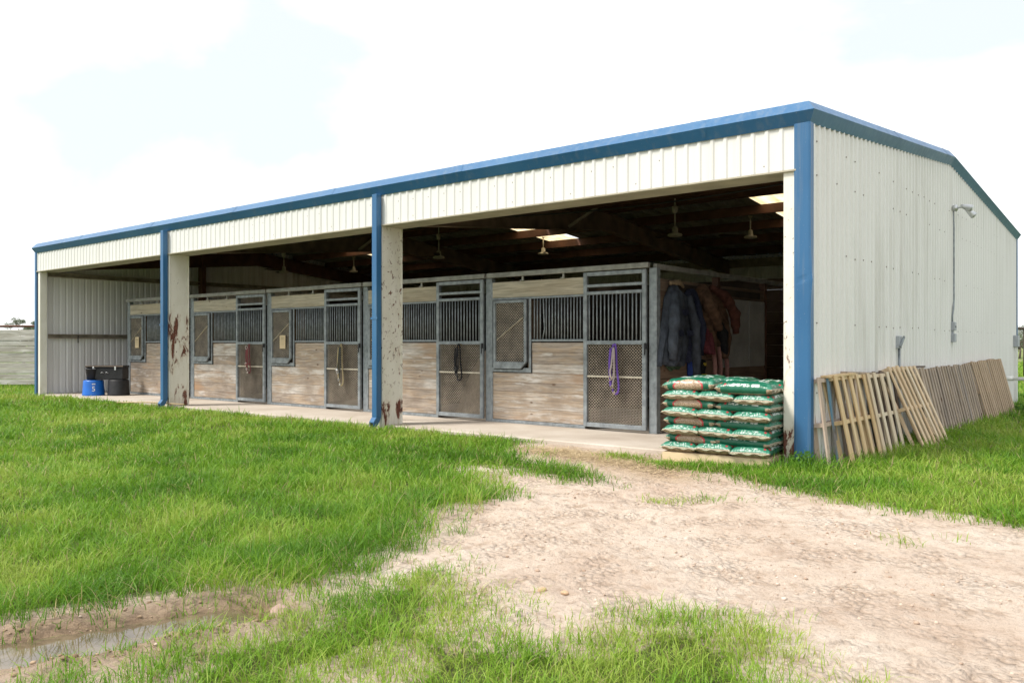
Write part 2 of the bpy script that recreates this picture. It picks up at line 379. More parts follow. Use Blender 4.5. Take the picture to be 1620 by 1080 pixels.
def m_ground():
    k = NT('sandy_ground'); lw = k.attr('lawn').outputs['Fac']; wt = k.attr('wet').outputs['Fac']; st = k.attr('straw').outputs['Fac']
    a = k.noise(k.pos(), 1.1, 6, .6); b = k.noise(k.pos(), 9, 7, .65); c = k.noise(k.pos(), 55, 5, .7); e = k.noise(k.pos(), 190, 3, .7)
    col = k.ramp(a, (.3, (.51, .39, .305)), (.5, (.615, .50, .405)), (.7, (.67, .575, .485)))
    col = k.mix(k.ramp(b, (.30, .75), (.5, 0.)), col, (.36, .255, .18))
    col = k.mix(k.ramp(b, (.55, 0.), (.72, .6)), col, (.60, .53, .46))
    col = k.mix(k.ramp(c, (.30, .7), (.43, 0.)), col, (.24, .17, .12))  # dark specks: small crumb shadows put into the sand colour
    col = k.mix(k.ramp(c, (.62, 0.), (.72, .5)), col, (.66, .60, .54))
    col = k.mix(k.ramp(e, (.35, .4), (.5, 0.)), col, (.30, .22, .16))
    col = k.mix(k.math('MULTIPLY', st, k.ramp(b, (.35, .5), (.6, .95))), col, k.ramp(c, (.35, (.23, .15, .085)), (.5, (.40, .28, .165)), (.66, (.56, .42, .26))))
    soil = k.ramp(b, (.35, (.06, .075, .018)), (.6, (.115, .135, .035)))
    fw = k.noise(k.pos((.02, .02, .02)), 1.5, 4); field = k.ramp(fw, (.35, (.13, .19, .05)), (.65, (.24, .24, .10)))
    gm = k.n('ShaderNodeNewGeometry'); ln = k.n('ShaderNodeVectorMath', operation='LENGTH'); k.l(gm.outputs['Position'], ln.inputs[0])
    soil = k.mix(k.ramp(k.math('MULTIPLY', ln.outputs['Value'], 1 / 60), (.4, 0.), (.75, 1.)), soil, field)
    lw = k.ramp(k.math('ADD', lw, k.math('MULTIPLY', k.math('SUBTRACT', b, .5), 1.6)), (.42, 0.), (.62, 1.)); col = k.mix(lw, col, soil)
    wcol = k.ramp(b, (.35, (.16, .10, .052)), (.65, (.30, .20, .11)))
    col = k.mix(k.math('MULTIPLY', wt, .92), col, wcol)
    vo = k.n('ShaderNodeTexVoronoi'); vo.inputs['Scale'].default_value = 27; k.l(k.pos(), vo.inputs['Vector']); vm = k.ramp(k.noise(k.pos(), 2.6, 4), (.44, 0.), (.60, 1.))
    col = k.mix(k.math('MULTIPLY', k.math('MULTIPLY', k.ramp(vo.outputs['Distance'], (.44, 0.), (.68, .36)), vm), k.math('SUBTRACT', 1.0, lw)), col, (.27, .185, .125))  # crevices between crumbs darkened in the colour as relief shading
    bh = k.math('ADD', k.math('MULTIPLY', k.math('MULTIPLY', vo.outputs['Distance'], vm), -1.2), k.math('MULTIPLY', b, .8))
    bh = k.math('ADD', bh, k.math('MULTIPLY', c, .5)); k.bump(k.math('ADD', bh, k.math('MULTIPLY', e, .25)), 1.0, .03)
    return k.fin(col, k.math('SUBTRACT', .95, k.math('MULTIPLY', wt, .45)), 0, .25)
ground = mesh_np('ground', V, F4=F, mat=m_ground(), attrs={'lawn': lawn.ravel(), 'wet': wet.ravel(), 'straw': straw.ravel()})
tag(ground, 'bare sandy drive and grassy field around the barn', 'ground', kind='structure')

b = MB(); b.box(-18.6, -.02, .08, 12.05, -.25, .04); slab = b.build('concrete_floor', M['concrete'], bevel=.012)
tag(slab, 'worn tan concrete floor of the barn aisle', 'floor', kind='structure')

k = NT('muddy_water'); k.bump(k.noise(k.pos((1, 1, 1)), 5, 2), .03, .01)
M['water'] = k.fin(k.ramp(k.noise(k.pos(), 6, 4), (.4, (.10, .075, .045)), (.65, (.17, .13, .08))), .04, 0, .6)
wp = []
cl = [(-.40, -6.25), (-.46, -6.45), (-.56, -6.75), (-.67, -7.08), (-.80, -7.45), (-.95, -7.9), (-1.3, -9.2)]
xs, ys = np.meshgrid(np.linspace(-1.7, -.1, 40), np.linspace(-9.3, -6.1, 70)); n1 = 40
keep = segdist(xs, ys, cl) < .22
fi = (np.arange(69)[:, None] * n1 + np.arange(39)[None]); kk = keep[:-1, :-1] & keep[1:, 1:] & keep[1:, :-1] & keep[:-1, 1:]; q = fi[kk]
puddle = mesh_np('water', np.stack([xs, ys, np.full(xs.shape, -.017)], -1).reshape(-1, 3), F4=np.stack([q, q + 1, q + 1 + n1, q + n1], 1), mat=M['water'])
tag(puddle, 'muddy rainwater lying in the wheel rut', 'puddle', kind='structure')

# ------------------------------------------------------------------ barn
LX, DY, EZ, RY, SL = -18.64, 12.10, 3.43, 6.05, .096
def gz(y): return EZ + SL * (RY - abs(y - RY))
barn = thing('barn', 'long open fronted metal barn with cream ribbed panels and blue trim', 'barn')
def ribcols(a0, a1, pitch=.1524, h=.017, extra=()):
    pts = []; a = a0 + pitch / 2
    pts.append((a0, 0))
    while a < a1 - .03:
        pts += [(a - .030, 0), (a - .014, h), (a + .014, h), (a + .030, 0)]; a += pitch
    pts.append((a1, 0)); pts += [(e, 0) for e in extra]
    return sorted(pts)
def ribbed(name, axis, a0, a1, base, sgn, z0, ztop, mat, parent=barn, extra=(), h=.013):
    cols = ribcols(a0, a1, h=h, extra=extra); vs = []
    for a, o in cols:
        for z in (z0, ztop(a) if callable(ztop) else ztop):
            vs.append((a, base + sgn * o, z) if axis == 'x' else (base + sgn * o, a, z))
    fs = [(2 * i, 2 * i + 2, 2 * i + 3, 2 * i + 1) for i in range(len(cols) - 1)]
    return MB().add(vs, fs).build(name, mat, parent, fix=False)
ribbed('front_header', 'x', LX, -.02, 0, -1, 2.985, 3.50, M['panel_front'])
ribbed('side_wall', 'y', 0.03, DY, 0, 1, -.03, lambda y: gz(y) + .075, M['panel'], extra=(RY,), h=.024)
ribbed('end_wall', 'y', 0, DY, LX, -1, -.03, lambda y: gz(y) + .075, M['panel_in'], extra=(RY,))
ribbed('back_wall', 'x', LX, 0, DY, 1, -.03, 2.55, M['panel_in'])
ribbed('back_wall', 'x', LX, -7.2, DY, 1, 2.55, EZ + .085, M['panel_in'])
ribbed('back_wall', 'x', -7.2, 0, DY, 1, 2.62, EZ + .085, M['panel_in'])
# screw heads on the panels
sc = MB()
for z in (.75, 1.45, 2.2, 2.95, 3.3):
    for i in range(39):
        y = .15 + i * .3048 + .076
        if z < gz(y) - .05 and random.random() < .55: sc.lathe([(.008, 0), (.008, .006), (.001, .009)], 6, (.001, y, z + random.uniform(-.012, .012)), axis='x')
for i in range(60):
    for z in (3.06, 3.3):
        if random.random() < .5:
            x = LX + .2 + i * .3048; sc.lathe([(.001, -.009), (.007, -.006), (.007, 0)], 6, (x, -.001, z + random.uniform(-.01, .01)), axis='y')
so = sc.build('screws', m_plain('rusty_screw_heads', (.16, .12, .10), .6), barn); so['kind'] = 'stuff'
# roof sheets with translucent skylights on the rear slope
SKY = [(-3.62, -2.79), (-9.72, -8.89), (-15.98, -15.12)]
def roofsheet(name, ys, skip=None):
    cols = ribcols(LX - .02, .02, .3048, .03); vs = []; fs = []
    for x, o in cols:
        for y in ys: vs.append((x, y, gz(y) + .075 + o))
    n = len(ys)
    for i in range(len(cols) - 1):
        mx_ = (cols[i][0] + cols[i + 1][0]) / 2
        for j in range(n - 1):
            if skip and any(a < mx_ < b for a, b in SKY) and skip[0] <= ys[j] < skip[1]: continue
            fs.append((i * n + j, (i + 1) * n + j, (i + 1) * n + j + 1, i * n + j + 1))
    return MB().add(vs, fs).build(name, M['roofin'], barn, fix=False)
roofsheet('roof', (-.01, RY)); roofsheet('roof', (RY, 6.5, 9.3, DY + .01), (6.5, 9.3))
k = NT('translucent_roof_panel'); tr = k.n('ShaderNodeBsdfTranslucent'); tr.inputs[0].default_value = (.78, .62, .38, 1)
k.l(k.ramp(k.noise(k.pos((1, .3, 1)), 6, 4), (.35, (.62, .46, .25)), (.65, (.85, .72, .48))), tr.inputs[0]); k.l(tr.outputs[0], k.out.inputs[0]); M['skylight'] = k.m
for a, b_ in SKY:
    cols = ribcols(a - .05, b_ + .05, .3048, .03); vs = []
    for x, o in cols:
        for y in (6.45, 9.35): vs.append((x, y, gz(y) + .079 + o))
    MB().add(vs, [(2 * i, 2 * i + 2, 2 * i + 3, 2 * i + 1) for i in range(len(cols) - 1)]).build('skylight', M['skylight'], barn, fix=False)
# sculpted gutter and rake trim, mitred at the corners
PR = [(.004, 3.445), (.020, 3.425), (.088, 3.545), (.0, 3.655), (-.16, 3.66)]
def corner(kx, ky, o, z, up=0):
    return (kx + (o if kx > -5 else -o), ky + (-o if ky < 1 else (o if ky > 11 else 0)), z + up)
FL, FR, BR, BL, RR, RL = [[corner(*c, o, z, u) for o, z in PR] for c, u in
     (((LX, 0), 0), ((0, 0), 0), ((0, DY), 0), ((LX, DY), 0), ((0, RY), SL * RY), ((LX, RY), SL * RY))]
def trim(name, *secs, sub=1):
    n = len(PR); vs = [p for s_ in secs for p in s_]; fs = []
    for i in range(len(secs) - 1):
        for j in range(n - 1): fs.append((i * n + j, (i + 1) * n + j, (i + 1) * n + j + 1, i * n + j + 1))
    return MB().add(vs, fs).build(name, M['blue'], barn, fix=False)
def lerp(A, B, t): return [tuple(a + (b - a) * t for a, b in zip(p, q)) for p, q in zip(A, B)]
g = trim('gutter', FL, FR); trim('rake_trim', FR, RR, BR); trim('gutter', BR, BL); trim('rake_trim', BL, RL, FL)
def seam(A, B, t, wd):
    a, b_ = lerp(A, B, t - wd), lerp(A, B, t + wd)
    out_ = lambda s_: [(p[0], p[1] - (.003 if abs(A[0][1] - B[0][1]) < .5 else 0), p[2] + .0015) if abs(A[0][1] - B[0][1]) < .5 else (p[0] + .003, p[1], p[2] + .0015) for p in s_]
    a, b_ = out_(a), out_(b_); n = len(PR)
    return MB().add(a + b_, [(j, n + j, n + j + 1, j + 1) for j in range(n - 1)]).build('trim_joint', M['blue'], barn, fix=False)
for t in (.13, .30, .455, .60, .745, .935): seam(FL, FR, t, .0045)
seam(FR, RR, .5, .006); seam(FR, RR, .93, .006)
# blue drip edge under the header, corner trims
MB().box(LX, -.02, -.033, -.0275, 2.972, 2.988).box(LX, -.02, -.0275, .02, 2.968, 2.974).build('drip_edge', M['soffit'], barn)
def ctrim(x0, x1, ydir):
    b = MB(); zs = [-.03, .6, 1.2, 1.6, 1.83, 1.875, 1.89, 1.93, 2.3, 2.9, 3.44]
    vs = []
    for z in zs:
        d = max(0, 1 - abs(z - 1.88) / .05) * .004
        e = max(0, 1 - abs(z - 1.87) / .14) * .02
        vs += [(x0, .0, z), (x0, -.026, z), (x0 + .022, -.034, z), ((x0 + x1) / 2, -.034 + d, z), (x1 - .02 + e * .4, -.034, z), (x1 + e, -.026, z), (x1 + .001, .055, z)]
    n = 7
    b.add(vs, [(i * n + j, i * n + j + 1, (i + 1) * n + j + 1, (i + 1) * n + j) for i in range(len(zs) - 1) for j in range(n - 1)])
    return b.build('corner_trim', M['blue'], barn, fix=False)
ctrim(-.135, .032, 1)
MB().box(LX - .035, LX + .06, -.034, .0, -.03, 3.44).box(LX - .035, LX - .022, .0, .06, -.03, 3.44).build('corner_trim', M['blue'], barn)
MB().box(-.0, .034, DY - .05, DY + .03, -.03, 3.44).build('corner_trim', M['blue'], barn)
MB().box(LX, -.02, .022, .42, 2.975, 2.993).box(LX, -.02, .40, .42, 2.993, 3.1).build('soffit', M['soffit'], barn)
for yy in (DY - .2,): MB().box(LX + .02, -.02, yy, yy + .15, 3.2, 3.4).build('eave_strut', M['girt'], barn)
# downspouts with kick-out elbows
for x0 in (-6.385, -12.52):
    x1 = x0 + .105
    b = MB(); b.box(x0, x1, -.125, -.026, .17, 3.43)
    b.prism([(-.125, .17), (-.026, .17), (-.085, .06), (-.165, .015), (-.18, .10)], 'x', x0 + .0, x1 - .0)
    ds = b.build('downspout', M['blue'], barn, bevel=.006)
    MB().prism([(-.1665, .024), (-.1675, .026), (-.181, .09), (-.180, .088)], 'x', x0 + .018, x1 - .018).build('spout_mouth_shade', M['black'], ds)  # black plate painting the shade inside the outlet
    MB().box(x0 - .02, x1 + .02, -.13, -.122, 1.6, 1.63).build('strap', M['blue'], ds)
# columns: I sections with flaking paint
def column(xc, mat, hw=.075, y1=.40, ztop=2.975, base=None):
    b = MB(); b.box(xc - hw, xc + hw, -.004, .008, -.03, ztop).box(xc - hw, xc + hw, y1 - .012, y1, -.03, ztop)
    b.box(xc - .006, xc + .052, .008, y1 - .012, -.03, ztop)
    return b.build('column', mat, barn, bevel=.003)
column(-6.36, m_peel('flaking_cream_paint_light', .66, .57, 3.1, .585))
column(-12.46, m_peel('flaking_cream_paint_heavy', .52, .52, 7.9, .64))
column(-.195, m_peel('flaking_cream_paint_foot', .63, .40, 1.7, .62), .058)
column(LX + .155, m_peel('flaking_cream_paint_left', .69, .66, 5.0), .055, .15)
# rafters, purlins, girts
for xr in (-6.36, -12.46, LX + .16, -.2):
    b = MB(); top = lambda y: gz(y) + .075 - .175; bot = lambda y: 3.0 + .093 * (RY - abs(y - RY))
    ysr = [.2, RY, DY - .2]
    for a, c in ((0, 1), (1, 2)):
        ya, yc = ysr[a], ysr[c]
        b.prism([(ya, bot(ya)), (yc, bot(yc)), (yc, top(yc)), (ya, top(ya))], 'x', xr - .005, xr + .005)
        b.prism([(ya, bot(ya) - .012), (yc, bot(yc) - .012), (yc, bot(yc)), (ya, bot(ya))], 'x', xr - .075, xr + .075)
        b.prism([(ya, top(ya)), (yc, top(yc)), (yc, top(yc) + .01), (ya, top(ya) + .01)], 'x', xr - .075, xr + .075)
    b.build('rafter', M['primer2'] if xr > -13 and xr < -1 else M['primer'], barn)
    if -13 < xr < -1:
        MB().bar((xr + .06, 4.72, 3.47), (xr + .62, 4.9, 3.83), .05, .05).build('flange_brace', M['girt'], barn)
        MB().bar((xr - .06, 4.72, 3.47), (xr - .62, 4.9, 3.83), .05, .05).build('flange_brace', M['girt'], barn)
for y in (.55, 1.15, 2.35, 3.55, 4.8, 5.98, 6.14, 7.38, 8.62, 9.85, 11.1):
    zt = gz(y) + .07; m = M['girt'] if y < 1 else M['primer']
    b = MB(); b.box(LX + .03, -.03, y - .03, y - .027, zt - .175, zt).box(LX + .03, -.03, y - .027, y + .03, zt - .175, zt - .172).box(LX + .03, -.03, y - .027, y + .03, zt - .003, zt)
    b.build('purlin', m, barn)
for z, y1 in ((1.43, 2.5), (2.92, 11.9)):
    MB().prism([(z - .05, LX + .03), (z + .05, LX + .03), (z + .05, LX + .14), (z + .035, LX + .14), (z + .035, LX + .05), (z - .035, LX + .05), (z - .035, LX + .10), (z - .05, LX + .10)][::1] and
               [(LX + .005, z - .05), (LX + .10, z - .05), (LX + .10, z - .035), (LX + .02, z - .035), (LX + .02, z + .04), (LX + .13, z + .04), (LX + .13, z + .055), (LX + .005, z + .055)], 'y', .25, y1).build('girt', M['girt'], barn)
for z in (.9, 1.7, 2.5):
    MB().box(-.12, -.02, .25, DY - .1, z, z + .02).box(-.04, -.02, .25, DY - .1, z - .12, z).build('girt', M['primer'], barn)
MB().box(LX + .02, LX + .22, 4.2, 4.32, 0, 3.75).build('end_post', M['primer'], barn)
MB().tube([(LX + .15, .9, 1.27), (LX + .15, .9, 1.44), (LX + .155, .9, 1.455)], .012, 6).build('hook', M['black'], barn)
# wires and conduit below the roof
b = MB()
for x0, x1, y, z, s_ in ((-12.3, -6.4, .6, 3.12, .10), (-6.2, -.3, .6, 3.14, .07), (-6.2, -.3, .75, 3.2, .05), (-12.3, -6.4, 2.2, 3.36, .06), (-6.2, -.3, 2.3, 3.37, .12)):
    b.tube([(x0 + (x1 - x0) * t, y, z - s_ * 4 * t * (1 - t)) for t in np.linspace(0, 1, 17)], .011, 6)
b.build('cable', M['black'], barn, smooth=True)
b = MB(); b.tube([(-5.9, .7, 3.3), (-3.5, 2.4, 3.45), (-.5, .6, 3.25)], .01, 6); b.build('brace_rod', M['girt'], barn)
# exterior floodlight, boxes and conduits on the side wall
k = NT('lamp_glass'); M['glass'] = k.fin((.8, .82, .84), .08, 0, .6); M['alu'] = m_plain('cast_aluminium', (.55, .56, .57), .4, .6, .15, 10)
fl = thing('flood_light', 'silver twin floodlight high on the cream side wall with its conduit', 'light', (.02, 6.2, 3.36))
MB().lathe([(.05, 0), (.055, .05), (.03, .07)], 16, axis='x').build('base', M['alu'], fl, True)
b = MB(); b.tube([(.0, 0, -.05), (.012, 0, -.3), (.012, 0, -1.45), (.012, -.03, -1.58), (.012, -.10, -1.68), (.012, -.10, -1.78)], .014, 8); b.build('conduit', M['galv'], fl, True)
for d, tw in (((.15, .03, .02), (1, .2, -.35)), ((.20, .08, -.05), (.7, .45, -.75))):
    h = MB(); h.tube([(.06, 0, 0), (.12, .02, .01), d], .014, 8); arm = h.build('arm', M['alu'], fl, True)
    v = Vector(tw).normalized(); p = Vector(d)
    l_ = MB(); l_.tube([p - v * .05, p - v * .02, p + v * .04, p + v * .095, p + v * .115], [.018, .03, .042, .053, .053], 16); lh = l_.build('lamp_head', M['alu'], fl, True)
    g_ = MB(); g_.tube([p + v * .116, p + v * .127], [.048, .036], 16); g_.build('lens', M['glass'], lh, True)
eb = thing('electrical_box', 'pair of small grey electrical boxes stacked on the side wall under the floodlight conduit', 'electrical box', (.02, 6.1, 1.4))
MB().box(0, .06, -.06, .06, .05, .18).build('upper_box', M['grey_box'], eb, bevel=.006); MB().box(0, .06, -.06, .06, -.13, 0).build('lower_box', M['grey_box'], eb, bevel=.006)
MB().box(.0, .03, -.03, .03, 0, .05).build('nipple', M['grey_box'], eb)
MB().box(.0605, .066, -.02, .02, .09, .12).build('switch', M['black'], eb)
sp = thing('standpipe', 'grey pipe with a small bracket valve rising above the pallets on the side wall', 'pipe', (.02, 3.06, 0))
b = MB(); b.tube([(.03, 0, 0), (.03, 0, 1.2)], .016, 8); b.build('pipe', M['galv'], sp, True)
MB().box(0, .05, -.06, .05, 1.18, 1.34).build('bracket', M['grey_box'], sp, bevel=.006); b = MB(); b.bar((.06, -.07, 1.2), (.075, .05, 1.33), .02, .03); b.build('lever', M['galv'], sp)
mb_ = thing('meter_box', 'small grey box on a pale conduit at the far end of the side wall', 'electrical box', (.02, 11.75, 0))
b = MB(); b.box(.0, .06, -.05, .05, 0, 1.18); b.build('conduit', M['white_plastic'], mb_); MB().box(0, .09, -.09, .09, 1.18, 1.42).build('box', M['grey_box'], mb_, bevel=.006)
pr = thing('pipe_rail', 'white pipe rail running out from the far end of the side wall', 'rail', (.02, 10.7, .56))
b = MB(); b.tube([(0, 0, 0), (7.0, .25, -.04)], .035, 10); b.build('rail', M['white_plastic'], pr, True)
b = MB(); b.tube([(0.0, 0, 0), (.14, .005, 0)], .047, 10); b.build('coupling', M['white_plastic'], pr, True)
for xx in (2.6, 5.4): b = MB(); b.tube([(xx, .1, -.62), (xx, .1, -.05)], .04, 10); b.build('post', M['white_plastic'], pr, True)

# ------------------------------------------------------------------ stalls
def expanded(b, x0, x1, z0, z1, y, px=.046, pz=.0215, wd=.0092):
    """expanded metal: zigzag strands that meet in diamonds"""
    n = max(2, int(round((x1 - x0) / (px / 2)))); m = int(round((z1 - z0) / pz)); dx = (x1 - x0) / n; dz = (z1 - z0) / m
    for j in range(m):
        zc = z0 + (j + .5) * dz; vs = []
        for i in range(n + 1):
            up = ((i + j) % 2) * 2 - 1; z = zc + up * dz * .5 * .82
            vs += [(x0 + i * dx, y - .002 * up, z - wd / 2), (x0 + i * dx, y + .002 * up, z + wd / 2)]
        b.add(vs, [(2 * i, 2 * i + 2, 2 * i + 3, 2 * i + 1) for i in range(n)], 0.5)
YS = 1.50; SX = -2.625; PITCH = 2.90
def make_stall():
    t = thing('horse_stall', None, 'horse stall')
    G = M['galv']
    MB().box(-.06, .06, 0, .10, 0, 2.215).build('post', G, t, bevel=.006)
    MB().box(-.045, .065, -.008, -.001, 1.05, 1.10).build('post_strap', G, t)
    # sliding door
    y0, y1 = -.055, -.01
    f = MB(); f.box(-1.085, -1.025, y0, y1, .04, 2.20).box(-.135, -.075, y0, y1, .04, 2.20)
    for a, c in ((.04, .10), (1.19, 1.245), (1.885, 1.93), (1.99, 2.03), (2.145, 2.20)): f.box(-1.025, -.135, y0 + .001, y1 - .001, a, c)
    d = f.build('door', G, t, bevel=.004)
    e = MB(); expanded(e, -1.025, -.135, .10, 1.19, -.022); e.build('door_mesh', M['mesh'], d, fix=False)
    MB().box(-1.025, -.135, -.044, -.028, .735, .76).build('door_crossbar', m_mid, d)
    b = MB()
    for i in range(14): x = -1.025 + .89 * (i + .5) / 14; b.tube([(x, -.032, 1.245), (x + random.uniform(-.003, .003), -.032, 1.885)], .0105, 6)
    b.build('door_bars', G, d, True)
    l = MB(); l.box(-.085, -.055, -.09, -.056, 1.13, 1.21).box(-.08, -.06, -.10, -.085, 1.05, 1.15); l.build('latch', M['black'], d, bevel=.004)
    h = MB(); h.tube([(-.55, -.058, 1.20), (-.55, -.09, 1.19), (-.55, -.10, 1.16), (-.55, -.085, 1.14)], .005, 6); h.tube([(-.52, -.058, 1.20), (-.52, -.09, 1.19), (-.52, -.10, 1.16), (-.52, -.085, 1.14)], .005, 6)
    h.build('halter_hook', m_brass, d, True)
    # fixed panel: boards, frame, bars
    xl, xr = -2.84, -1.09
    hs = random.choice(([.18, .25, .14, .145], [.24, .15, .18, .145], [.14, .19, .24, .145], [.19, .19, .19, .145])) + random.choice(([.19, .265], [.26, .195], [.14, .17, .145]))
    z0 = .05
    for i, hb in enumerate(hs):
        a = xl if i < 4 else -2.055
        MB().box(a, xr, .012 + random.uniform(0, .007), .05, z0, z0 + hb - .0025, rnd=random.random()).build('kick_board', M['kick'], t, bevel=.003); z0 += hb
    MB().box(xl, xr, .004, .045, 1.905, 2.145, rnd=random.random()).build('top_board', M['topboard'], t, bevel=.004)
    f = MB(); f.box(xl, xr, -.004, .05, 0, .045).box(xl, xr, -.002, .05, 1.872, 1.902).box(-2.055, xr, -.002, .05, 1.235, 1.268).box(-1.10, -1.06, .002, .05, .045, 2.15).box(-2.85, -2.82, .0, .05, .045, 2.15)
    f.build('panel_frame', G, t, bevel=.004)
    b = MB()
    for i in range(17):
        x = -2.04 + .94 * (i + .5) / 17
        if i == 3 and bent: b.tube([(x - .01, .02, 1.268), (x + .03, .01, 1.42), (x + .012, .015, 1.65), (x, .02, 1.872)], .0105, 6)
        else: b.tube([(x, .02, 1.268), (x, .02, 1.872)], .0105, 6)
    b.build('panel_bars', G, t, True)
    # hay door with its chute
    MB().box(-2.82, -2.055, -.008, -.004, .775, .84).box(-2.10, -2.055, -.008, -.004, .84, 1.872).build('hay_door_plate', G, t)
    hd = MB(); hd.box(-2.765, -2.72, -.05, -.015, .93, 1.862).box(-2.165, -2.12, -.05, -.015, .93, 1.862).box(-2.72, -2.165, -.05, -.015, 1.82, 1.862)
    hd.prism([(-2.765, .93), (-2.12, .93), (-2.12, .925), (-2.235, .825), (-2.765, .825)], 'y', -.05, -.02)
    hdo = hd.build('hay_door', G, t, bevel=.003)
    e = MB(); expanded(e, -2.72, -2.165, .93, 1.82, -.025); e.build('hay_door_mesh', M['mesh'], hdo, fix=False)
    e = MB(); e.bar((-2.70, -.036, 1.26), (-2.18, -.036, 1.60), .004, .022, up=(0, 1, 0)); e.build('hay_door_brace', m_mid, hdo)
    MB().prism([(-2.775, .812), (-2.22, .812), (-2.108, .918), (-2.108, 1.872), (-2.775, 1.872)], 'y', -.012, -.0085).build('door_gap_shade', M['black'], t)  # black sheet painting the shade in the gap behind the hay door
    fb = MB(); fb.box(-2.77, -2.12, .30, .31, .84, 1.86).box(-2.775, -2.77, .0, .31, .84, 1.86).box(-2.12, -2.115, .0, .31, .84, 1.86).box(-2.77, -2.12, 0, .3, .835, .84); fb.build('hay_rack', M['rack'], t)
    # sliding track
    b = MB(); b.box(-2.88, -.03, -.075, -.012, 2.215, 2.285); b.build('door_track', M['galv_dirty'], t, bevel=.004)
    for x in (-2.2, -1.45): MB().prism([(x - .012, 2.215), (x - .012, 2.158), (x - .05, 2.158), (x - .05, 2.145), (x + .02, 2.145), (x + .02, 2.158), (x + .012, 2.158), (x + .012, 2.215)], 'y', -.035, -.012).build('track_hanger', M['galv_dirty'], t)
    # partitions
    b = MB()
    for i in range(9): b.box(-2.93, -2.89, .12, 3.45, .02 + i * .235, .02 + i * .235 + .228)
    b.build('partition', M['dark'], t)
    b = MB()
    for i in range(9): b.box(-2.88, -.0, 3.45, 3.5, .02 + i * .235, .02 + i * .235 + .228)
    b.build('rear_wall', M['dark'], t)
    return t
m_mid = m_plain('cream_painted_bar', (.55, .50, .40), .6, 0, .15, 12); m_brass = m_plain('tarnished_brass', (.30, .20, .08), .4, .7, .2, 20)
M['rack'] = m_plain('rusty_hay_rack', (.16, .10, .06), .8, 0, .5, 4)
stall_boards = []; bent = True
SLAB = ['nearest horse stall at the coat corner, purple halter on its door, one bent bar', 'second horse stall from the corner, black halter on its door, next to a blue downspout',
        'third horse stall from the corner, tan halter on door, card on hay door', 'fourth horse stall from the corner, maroon halter on its mesh door', 'farthest horse stall, against the ribbed end wall, partly behind the badly peeling column']
for i in range(5):
    random.seed(100 + i); bent = i == 0
    t = make_stall(); t.location = (SX - PITCH * i, YS, .04); tag(t, SLAB[i], None, 'horse stalls in a row along the barn aisle')
MB_ = MB(); MB_.box(-.06, .05, 0, .10, 0, 2.30); ep = MB_.build('end_post', M['galv'], bevel=.006); ep.location = (SX - PITCH * 5, YS, .04); tag(ep, 'galvanised end post of the stall row at the ribbed end wall', 'post')
# plank side wall at the corner
sw = thing('stall_side_wall', 'dark plank side wall of the corner stall where coats hang', 'wall', (SX, YS + .1, .04))
for i in range(9): MB().box(-.035, .035, .0, 3.5, .02 + i * .236, .02 + i * .236 + (.230 if i < 8 else .17)).build('plank', M['sidewood'], sw, bevel=.003)
MB().box(-.02, .04, -.06, 5.2, 2.20, 2.27).build('top_rail', M['galv_dirty'], sw, bevel=.005)
for y in (1.75, 3.5, 5.15): MB().box(-.05, .05, y, y + .08, 0, 2.2).build('post', M['primer'], sw)
MB().box(.036, .05, .35, 3.3, 1.93, 2.03).build('peg_rail', M['dark'], sw)
# rear of the barn: dark timber wall added to keep the back black, tack cupboard
rw = thing('dark_backing_wall', 'dark timber wall added behind the stalls to blacken the barn rear', 'wall', (0, 9.0, .04))
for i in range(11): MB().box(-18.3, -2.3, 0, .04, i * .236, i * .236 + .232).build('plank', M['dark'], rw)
gd = m_plain('dull_white_board', (.36, .36, .345), .45, 0, .22, 3)
for a, c, lab in ((3.48, 4.42, 'pale board fixed to the dark plank wall right behind the coats'), (4.46, 5.06, 'pale narrow board with a curled corner, farthest in on the dark plank wall')):
    o = MB().box(SX + .037, SX + .062, a, c, .88, 1.93).build('wall_board', gd, bevel=.006); tag(o, lab, 'board')
# sawdust heaps seen through the bars
def heap(x, label, hgt, rx):
    n = 40; ys_, xs_ = np.meshgrid(np.linspace(-1, 1, n), np.linspace(-1, 1, n)); r = np.clip(1 - np.hypot(xs_, ys_) ** 2.2, 0, 1)
    z = hgt * r ** .8 + .12 * (fbm(xs_ * 4 + x, ys_ * 4, 3, 3) - .5) * r
    i = (np.arange(n - 1)[:, None] * n + np.arange(n - 1)[None]).ravel()
    o = mesh_np('bedding_heap', np.stack([xs_ * rx, ys_ * 1.0, z], -1).reshape(-1, 3), F4=np.stack([i, i + n, i + n + 1, i + 1], 1), mat=M['heap']); o.location = (x, 3.1, .04); tag(o, label, 'bedding heap')
M['heap'] = m_plain('tan_wood_shavings', (.48, .37, .27), .95, 0, .25, 20)
heap(SX - PITCH - .75, 'tan heap of bedding behind the door bars above the black halter', 1.36, 1.05)
heap(SX - PITCH * 3 - .75, 'pale heap of bedding behind the door bars above the maroon halter', 1.34, 1.0)
# leaning board by the middle column
lb = MB(); lb.bar((-7.02, .55, .04), (-6.55, .50, 1.55), .09, .022, up=(0, 1, 0)); o = lb.build('board', M['topboard'], bevel=.003); tag(o, 'pale board leaning behind the middle blue downspout', 'board')

